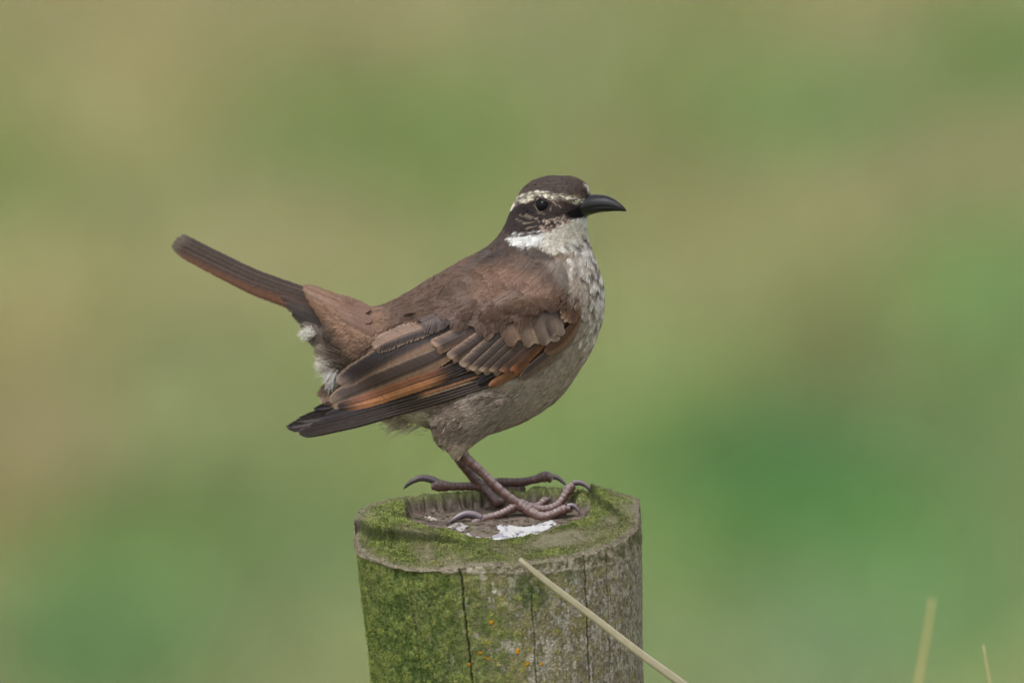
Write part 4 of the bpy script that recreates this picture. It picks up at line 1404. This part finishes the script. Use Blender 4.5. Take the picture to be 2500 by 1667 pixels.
# tail
tail = empty('tail', (0, 0, 0), parent=bird)
TF = [
    ((442, 580), (846, 744), (88, 74, 72), (112, 96, 90), 0), ((430, 586), (846, 752), (80, 66, 66), (126, 108, 100), 1), ((424, 595), (846, 760), (92, 72, 68), (122, 98, 90), 2),
    ((430, 604), (845, 769), (118, 80, 64), (140, 104, 86), 3), ((438, 611), (843, 778), (124, 82, 64), (140, 98, 80), 4), ((448, 618), (840, 788), (98, 66, 55), (126, 90, 72), 5),
]
for k, (tp, bs, c0, c1, lay) in enumerate(TF):
    mid = ((tp[0] + bs[0]) / 2 - 6, (tp[1] + bs[1]) / 2 + 12)
    q1 = ((tp[0] * 3 + bs[0]) / 4 - 3, (tp[1] * 3 + bs[1]) / 4 + 8)
    dfn = (lambda kk: (lambda x, y, t, s: 40 + 310 * np.clip((846 - x) / 410, 0, 1.1) + kk * 2.6 + 2.2 * s))(k)
    feather('tail_feather', [bs, mid, q1, tp], 11.5, 13.5, two(c0, c0, c1, .3, 1.0, 0.08, (128, 114, 106)), dfn, tail, 120, .955, .06, camber=0.8, seed=70 + k, basew=.85)


def rump_depth(x, y, t, s):
    """lies on the rounded tail base"""
    ax_y = np.interp(x, [735, 798, 860, 930], [720, 762, 815, 850])
    hh = np.interp(x, [735, 798, 860, 930], [28, 42, 70, 110])
    hw = np.interp(x, [735, 798, 860, 930], [16, 36, 70, 110])
    aw = np.interp(x, [680, 735, 798, 860, 930], [100, 70, 45, 22, 5])
    return aw - hw * np.sqrt(np.clip(1 - ((y - ax_y) / hh) ** 2, 0.02, 1)) - 7


def rumpc(col, seed):
    c = lin(col) * tone_[seed]

    def f(t, s, x, y):
        return np.outer(0.88 + 0.14 * sstep(.3, .9, t) + 0.10 * sstep(.7, 1, np.abs(s)), c)
    return f


RC = [((742, 701), (850, 748)), ((748, 716), (850, 762)), ((758, 733), (852, 780)), ((772, 752), (856, 800)), ((786, 772), (862, 820)),
      ((778, 716), (872, 752)), ((786, 734), (874, 772)), ((798, 756), (878, 796)), ((812, 780), (886, 826)),
      ((812, 728), (905, 756)), ((822, 750), (908, 784)), ((834, 778), (914, 816))]
for k, (tp, bs) in enumerate(RC):
    lift = (0, 1.5, 3)[(k >= 5) + (k >= 9)]
    dfn = (lambda lf: (lambda x, y, t, s: rump_depth(x, y, t, s) - lf))(lift)
    feather('tail_covert', [bs, ((tp[0] + bs[0]) / 2, (tp[1] + bs[1]) / 2 + 1), tp], 17, 17, rumpc((146, 113, 92) if k < 9 else (134, 103, 86), k), dfn, tail, 70, .55, .08, camber=1.5, seed=90 + k, shaft=(140, 112, 96), shw=.4)

for k, (tp, bs, c0, wv_) in enumerate([((686, 724), (842, 800), (84, 68, 60), 14), ((697, 742), (846, 816), (74, 64, 60), 18), ((716, 764), (850, 834), (60, 52, 50), 20),
                                       ((736, 792), (852, 852), (112, 100, 92), 20), ((752, 820), (856, 868), (88, 76, 68), 20), ((770, 850), (858, 882), (132, 118, 106), 20), ((786, 884), (866, 896), (170, 160, 148), 18)]):
    dfn = (lambda kk: (lambda x, y, t, s: np.interp(x, [680, 760, 860], [120, 62, 4]) + kk * -2.5))(k)
    feather('undertail_covert', [bs, ((tp[0] + bs[0]) / 2 + 4, (tp[1] + bs[1]) / 2 + 6), tp], wv_, wv_, rumpc(c0, k + 20), dfn, tail, 90, .45, .14, camber=1.0, seed=120 + k, shaft=c0, shw=.3)

# ------------------------------------------------------------------ bill
BILL = [(1404, 486, 1394, 541, 50, -39, -39), (1426, 477, 1416, 535, 41, -43, -43), (1445, 475, 1440, 525.5, 31, -47, -47), (1465, 475.5, 1465, 519, 22.5, -53, -53), (1485, 479.5, 1487, 517, 16.5, -60, -60),
        (1502, 488, 1503, 515.8, 11.5, -67, -67), (1516, 498.3, 1516, 516, 7.5, -73, -73), (1525, 507, 1523.5, 516.3, 4, -76, -76), (1529.5, 513, 1528, 516.6, 1.3, -78, -78)]
bill = empty('bill', (0, 0, 0), parent=bird)
bv, bf = loft(BILL, 46, 48)
ringi = np.concatenate([np.tile(np.arange(48), 46), [0, 24]])
rown = np.concatenate([np.repeat(np.arange(46), 48), [0, 45]])
cutk = 14 + 1.5 * (rown / 45.0)
dev = np.minimum(np.abs(ringi - cutk), np.abs((48 - ringi) - cutk))
axis_c = np.array([bv[:46 * 48].reshape(46, 48, 3).mean(1)[r] for r in rown])
bv = bv + (axis_c - bv) * (0.10 * np.exp(-(dev / 0.75) ** 2) * (rown < 42))[:, None]
up_f = [q for q in bf if np.mean([min(ringi[i], 48 - ringi[i]) for i in q]) < np.mean([cutk[i] for i in q])]
lo_f = [q for q in bf if np.mean([min(ringi[i], 48 - ringi[i]) for i in q]) >= np.mean([cutk[i] for i in q])]
for nm_, fl_, cb_ in (('upper_bill', up_f, (25, 24, 29)), ('lower_bill', lo_f, (20, 19, 23))):
    used = sorted({i for q in fl_ for i in q})
    mp_ = {i: k for k, i in enumerate(used)}
    cc_ = lin(cb_)[None] * (1 - 0.5 * np.exp(-(dev[used] / 0.8) ** 2))[:, None]
    mesh_obj(nm_, V(bv[used]), [tuple(mp_[i] for i in q) for q in fl_], M_BILL, bill, FOOT, cc_)
# nostril slit
v, f, _, _ = tube([(1424, 497, -66), (1434, 494, -67.5), (1442, 493, -68)], [1.6, 2.2, 0.8], 8)
mesh_obj('nostril', V(v), f, M_BILL, bill, FOOT, np.repeat(lin((10, 9, 10))[None], len(v), 0))

# ------------------------------------------------------------------ eyes
def sphere(c, r, n=28, m=20):
    v, f = [], []
    for j in range(m + 1):
        la = math.pi * j / m
        for i in range(n):
            lo = 2 * math.pi * i / n
            v.append((c[0] + r * math.sin(la) * math.cos(lo), c[1] + r * math.sin(la) * math.sin(lo), c[2] + r * math.cos(la)))
    for j in range(m):
        for i in range(n):
            f.append((j * n + i, j * n + (i + 1) % n, (j + 1) * n + (i + 1) % n, (j + 1) * n + i))
    return np.array(v), f


for sgn in (-1, 1):
    h = body_bvh.ray_cast(Vector((EYE[0], EYE[1], sgn * 900)), Vector((0, 0, -sgn)))
    wz = h[0][2]
    c = (EYE[0] + 2 + (sgn > 0) * 20, EYE[1], wz - sgn * 12)
    v, f = sphere(c, 20.5)
    eye = mesh_obj('eye', V(v), f, M_EYE, bird, FOOT)
    if sgn < 0:
        ring = catmull(np.array(eye_poly + eye_poly[:1], float), 60)
        zr = -np.sqrt(np.clip(21.4 ** 2 - (ring[:, 0] - c[0]) ** 2 - (ring[:, 1] - c[1]) ** 2, 16, None)) + c[2]
        pth = np.concatenate([ring, zr[:, None]], 1)
        v, f, sv, pv_ = tube(pth, np.full(60, 1.7), 8, n=120)
        px_, py_ = v[:, 0], v[:, 1]
        low = sstep(508, 522, py_ + 0.5 * (1328 - px_)) * sstep(1342, 1328, px_)
        mesh_obj('eyelid', V(v), f, M_LEG, eye, FOOT, lerp(lin((50, 42, 42))[None], lin((128, 114, 102))[None], low * 0.6))


# ------------------------------------------------------------------ legs
def scutes(period, depth, pads=0.0, seed=0):
    def m(s, a):
        ph = (s / period) % 1.0
        top = 0.5 + 0.5 * np.cos(a)
        g = np.exp(-((np.minimum(ph, 1 - ph)) / 0.09) ** 2)
        r = 1 - depth * g * sstep(0.35, 0.7, top)
        r = r + pads * 0.8 * sstep(0.55, 0.15, top) * (0.5 + 0.5 * np.sin(s / period * 3.1 + seed)) + 0.03 * np.sin(s * 1.9 + a * 5) + 0.03 * np.sin(s * 0.33 + seed) + 0.02 * np.sin(s * 0.9 + a * 2 + seed)
        return r
    return m


def leg_col(sv, a, v, dark=1.0, period=10):
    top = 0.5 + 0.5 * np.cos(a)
    c = lerp(lin((100, 72, 63))[None], lin((152, 136, 134))[None], sstep(0.5, 0.95, top)) * 0.8  # paler upper scutes, with highlights painted into their colour
    n = fbm(v, 6, 5, 2)
    n2 = vnoise(v, 3.2, 8)
    c = c * (0.25 + 1.0 * n + 0.55 * n2)[:, None]
    ph = (sv / period) % 1.0
    c = lerp(c, lin((70, 48, 44))[None], np.exp(-((np.minimum(ph, 1 - ph)) / 0.10) ** 2) * 0.6)
    return c * dark


CL = lambda pts: [(950 + x / 4.276, 1080 + y / 4.276) for x, y in pts]


def z_of(h):
    return P0[2] + h * S


def away_at(px, py, zw):
    """distance away at which the sight line (px,py) is at world height zw"""
    p = V([(px, py, 0)])[0]
    d = p - CAM
    t = (zw - CAM[2]) / d[2]
    return ((t * (d @ FWD)) - DIST) / S


def make_leg(name, tarsus, trad, toes, dark):
    v, f, sv, pa = tube(tarsus, np.array(trad) * 1.0, 20, 0.9, scutes(24, 0.07))
    c = leg_col(sv, pa, v, dark, 24)
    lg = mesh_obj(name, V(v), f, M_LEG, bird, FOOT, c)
    for tp, tr, cp, cr, per in toes:
        tr = list(tr)
        tr[-2] *= 1.18
        v, f, sv, pa = tube(tp, np.array(tr) * 1.06, 18, 0.95, scutes(per, 0.16, 0.20, per))
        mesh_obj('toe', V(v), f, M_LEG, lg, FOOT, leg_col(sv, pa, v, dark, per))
        if cp is not None:
            v, f, sv, pa = tube(cp, cr, 12, 0.62, n=34)
            k = sv / sv.max()
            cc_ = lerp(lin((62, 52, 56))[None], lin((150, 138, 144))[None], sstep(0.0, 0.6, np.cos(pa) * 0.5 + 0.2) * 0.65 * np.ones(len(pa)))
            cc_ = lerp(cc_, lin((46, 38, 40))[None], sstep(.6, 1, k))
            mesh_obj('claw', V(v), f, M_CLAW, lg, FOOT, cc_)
    return lg


# near leg stands inside the hollow: find how far away its floor lies under the foot
fp, _ = hit_post(1262, 1262)
w_near = float(to_q(fp)[0, 2]) + 10
fp2, _ = hit_post(1130, 1275)
w_hind = float(to_q(fp2)[0, 2]) + 8
wn_ = w_near


def P(pts, ws):
    q = CL(pts)
    ws = np.interp(np.linspace(0, 1, len(q)), np.linspace(0, 1, len(ws)), ws)
    return [(a[0], a[1], w) for a, w in zip(q, ws)]


near = make_leg('leg', P([(740, 60), (800, 160), (930, 275), (1100, 440), (1260, 580), (1350, 645)], [-70, wn_]), [14, 13, 11.5, 11, 11.5, 13],
                [(P([(1330, 650), (1240, 710), (1120, 760), (1010, 790), (930, 820), (865, 850)], [wn_, w_hind]), [12, 9.5, 9, 10, 11, 7],
                  P([(960, 790), (880, 757), (800, 750), (720, 780), (640, 830), (588, 880)], [w_hind, w_hind - 8]), [9.5, 10.5, 9.5, 7.5, 4.5, 0.6], 9),
                 (P([(1345, 640), (1430, 690), (1500, 735), (1580, 775), (1660, 765), (1740, 735), (1820, 700), (1890, 690)], [wn_, wn_ - 16, wn_ - 10]), [12, 12, 12, 12, 11, 10, 9.5, 7],
                  P([(1860, 665), (1920, 660), (1965, 700), (1995, 760)], [wn_ - 10, wn_ - 14]), [7, 6.5, 4, 0.6], 11),
                 (P([(1360, 630), (1470, 675), (1580, 700), (1690, 685), (1770, 640), (1830, 560), (1880, 480), (1920, 445)], [wn_ + 6, wn_ + 30]), [12, 11, 10.5, 10, 9.5, 9.5, 10.5, 9],
                  P([(1915, 425), (1985, 418), (2050, 445), (2090, 490), (2106, 528)], [wn_ + 30, wn_ + 34]), [7.5, 7, 5.5, 3.5, 0.6], 11),
                 (P([(1360, 650), (1460, 670), (1560, 655), (1620, 610), (1670, 590)], [wn_ + 10, wn_ + 50]), [10, 9, 8, 8, 5], None, None, 10)],
                1.0)
wf = float(to_q(P0 + np.array([0, 335, 24.0 + 6]) * S)[0, 2])
far = make_leg('leg', P([(690, 60), (730, 170), (820, 290), (920, 410), (990, 470)], [66, wf]), [13, 12.5, 12, 12, 13],
               [(P([(990, 460), (880, 455), (760, 455), (640, 455), (520, 448), (440, 462)], [wf]), [13, 10, 9.5, 10, 11.5, 7],
                 P([(520, 425), (440, 385), (340, 370), (250, 400), (190, 445), (148, 487)], [wf]), [9.5, 9.5, 8.5, 7, 4.5, 0.6], 10),
                (P([(980, 450), (1090, 420), (1180, 410), (1300, 412), (1420, 405), (1540, 378), (1640, 355), (1700, 395)], [wf, wf + 6]), [12, 10, 10, 9.5, 9.5, 9.5, 11, 7],
                 P([(1690, 352), (1760, 368), (1815, 412), (1862, 468)], [wf + 6, wf + 4]), [7, 6.5, 4.5, 0.6], 12),
                (P([(1000, 470), (1120, 475), (1250, 478), (1360, 482), (1420, 480)], [wf + 4, wf + 18]), [11, 10, 9, 9, 6], None, None, 11),
                (P([(990, 470), (1040, 520), (1090, 580), (1140, 615), (1190, 610)], [wf - 8, wf - 40]), [11, 10.5, 11.5, 11, 6], None, None, 10)],
               0.85)


# ------------------------------------------------------------------ dry grass stalks
def stalk(name, path, rad, cols, label, flat=0.6):
    path = np.asarray(path, float)
    v, f, sv, pa = tube(path, rad, 14, flat, n=420)
    W = V(v)
    k = np.clip(sv / sv.max(), 0, 1)
    fib = 1 + 0.16 * np.sin(pa * 4 + 1) + 0.10 * (vnoise(np.stack([sv, pa * 30, sv * 0], 1), 14, 3) - 0.5) - 0.22 * np.exp(-((sv % 310 - 215) / 3.0) ** 2)
    c = np.stack([np.interp(k, np.linspace(0, 1, len(cols)), lin(np.array(cols))[:, i]) for i in range(3)], 1) * fib[:, None]
    org = W[np.argmin(W[:, 2])]
    o = mesh_obj(name, W, f, M_STALK, None, org, c)
    o.location = org
    o['label'] = label
    o['category'] = 'grass stalk'
    return o


fr, _ = hit_post(1290, 1386)
wfr = float(to_q(fr)[0, 2]) - 26
stalk('grass_stalk', [(1268, 1364, wfr), (1330, 1416, wfr - 10), (1450, 1507, wfr - 20), (1560, 1592, wfr - 30), (1680, 1680, wfr - 40), (1900, 1860, wfr - 40), (2300, 2400, wfr - 30), (2700, 4000, wfr), (2900, 7000, wfr + 40), (2980, 11400, wfr + 60)],
      [5, 8.6, 9.6, 10.6, 11.6, 12.5, 13.5, 15, 16, 17], [(150, 142, 118), (178, 174, 150), (184, 181, 160), (176, 170, 142), (155, 146, 112)],
      'pale dry stalk slanting across the front of the post')
stalk('straw_stalk', [(2276, 1462, -3400), (2268, 1520, -3400), (2254, 1600, -3400), (2240, 1680, -3400), (2220, 1900, -3390), (2190, 3000, -3350), (2160, 8000, -3200), (2150, 13900, -3150)],
      [2.6, 3.4, 3.8, 4.2, 5, 6, 7, 8], [(186, 164, 112), (206, 142, 70), (196, 126, 58), (120, 110, 66)], 'blurred upright straw stem with paler tip beside the shorter stem')
stalk('straw_stalk', [(2401, 1573, 700), (2407, 1610, 700), (2416, 1660, 700), (2424, 1720, 700), (2440, 1900, 700), (2480, 3000, 690), (2520, 7000, 640), (2530, 11200, 620)],
      [1.8, 3.2, 3.8, 4, 4.5, 5, 6, 7], [(160, 156, 112), (200, 144, 74), (190, 130, 64), (130, 110, 66)], 'short thin straw stem at the bottom corner right of the blurred stem')
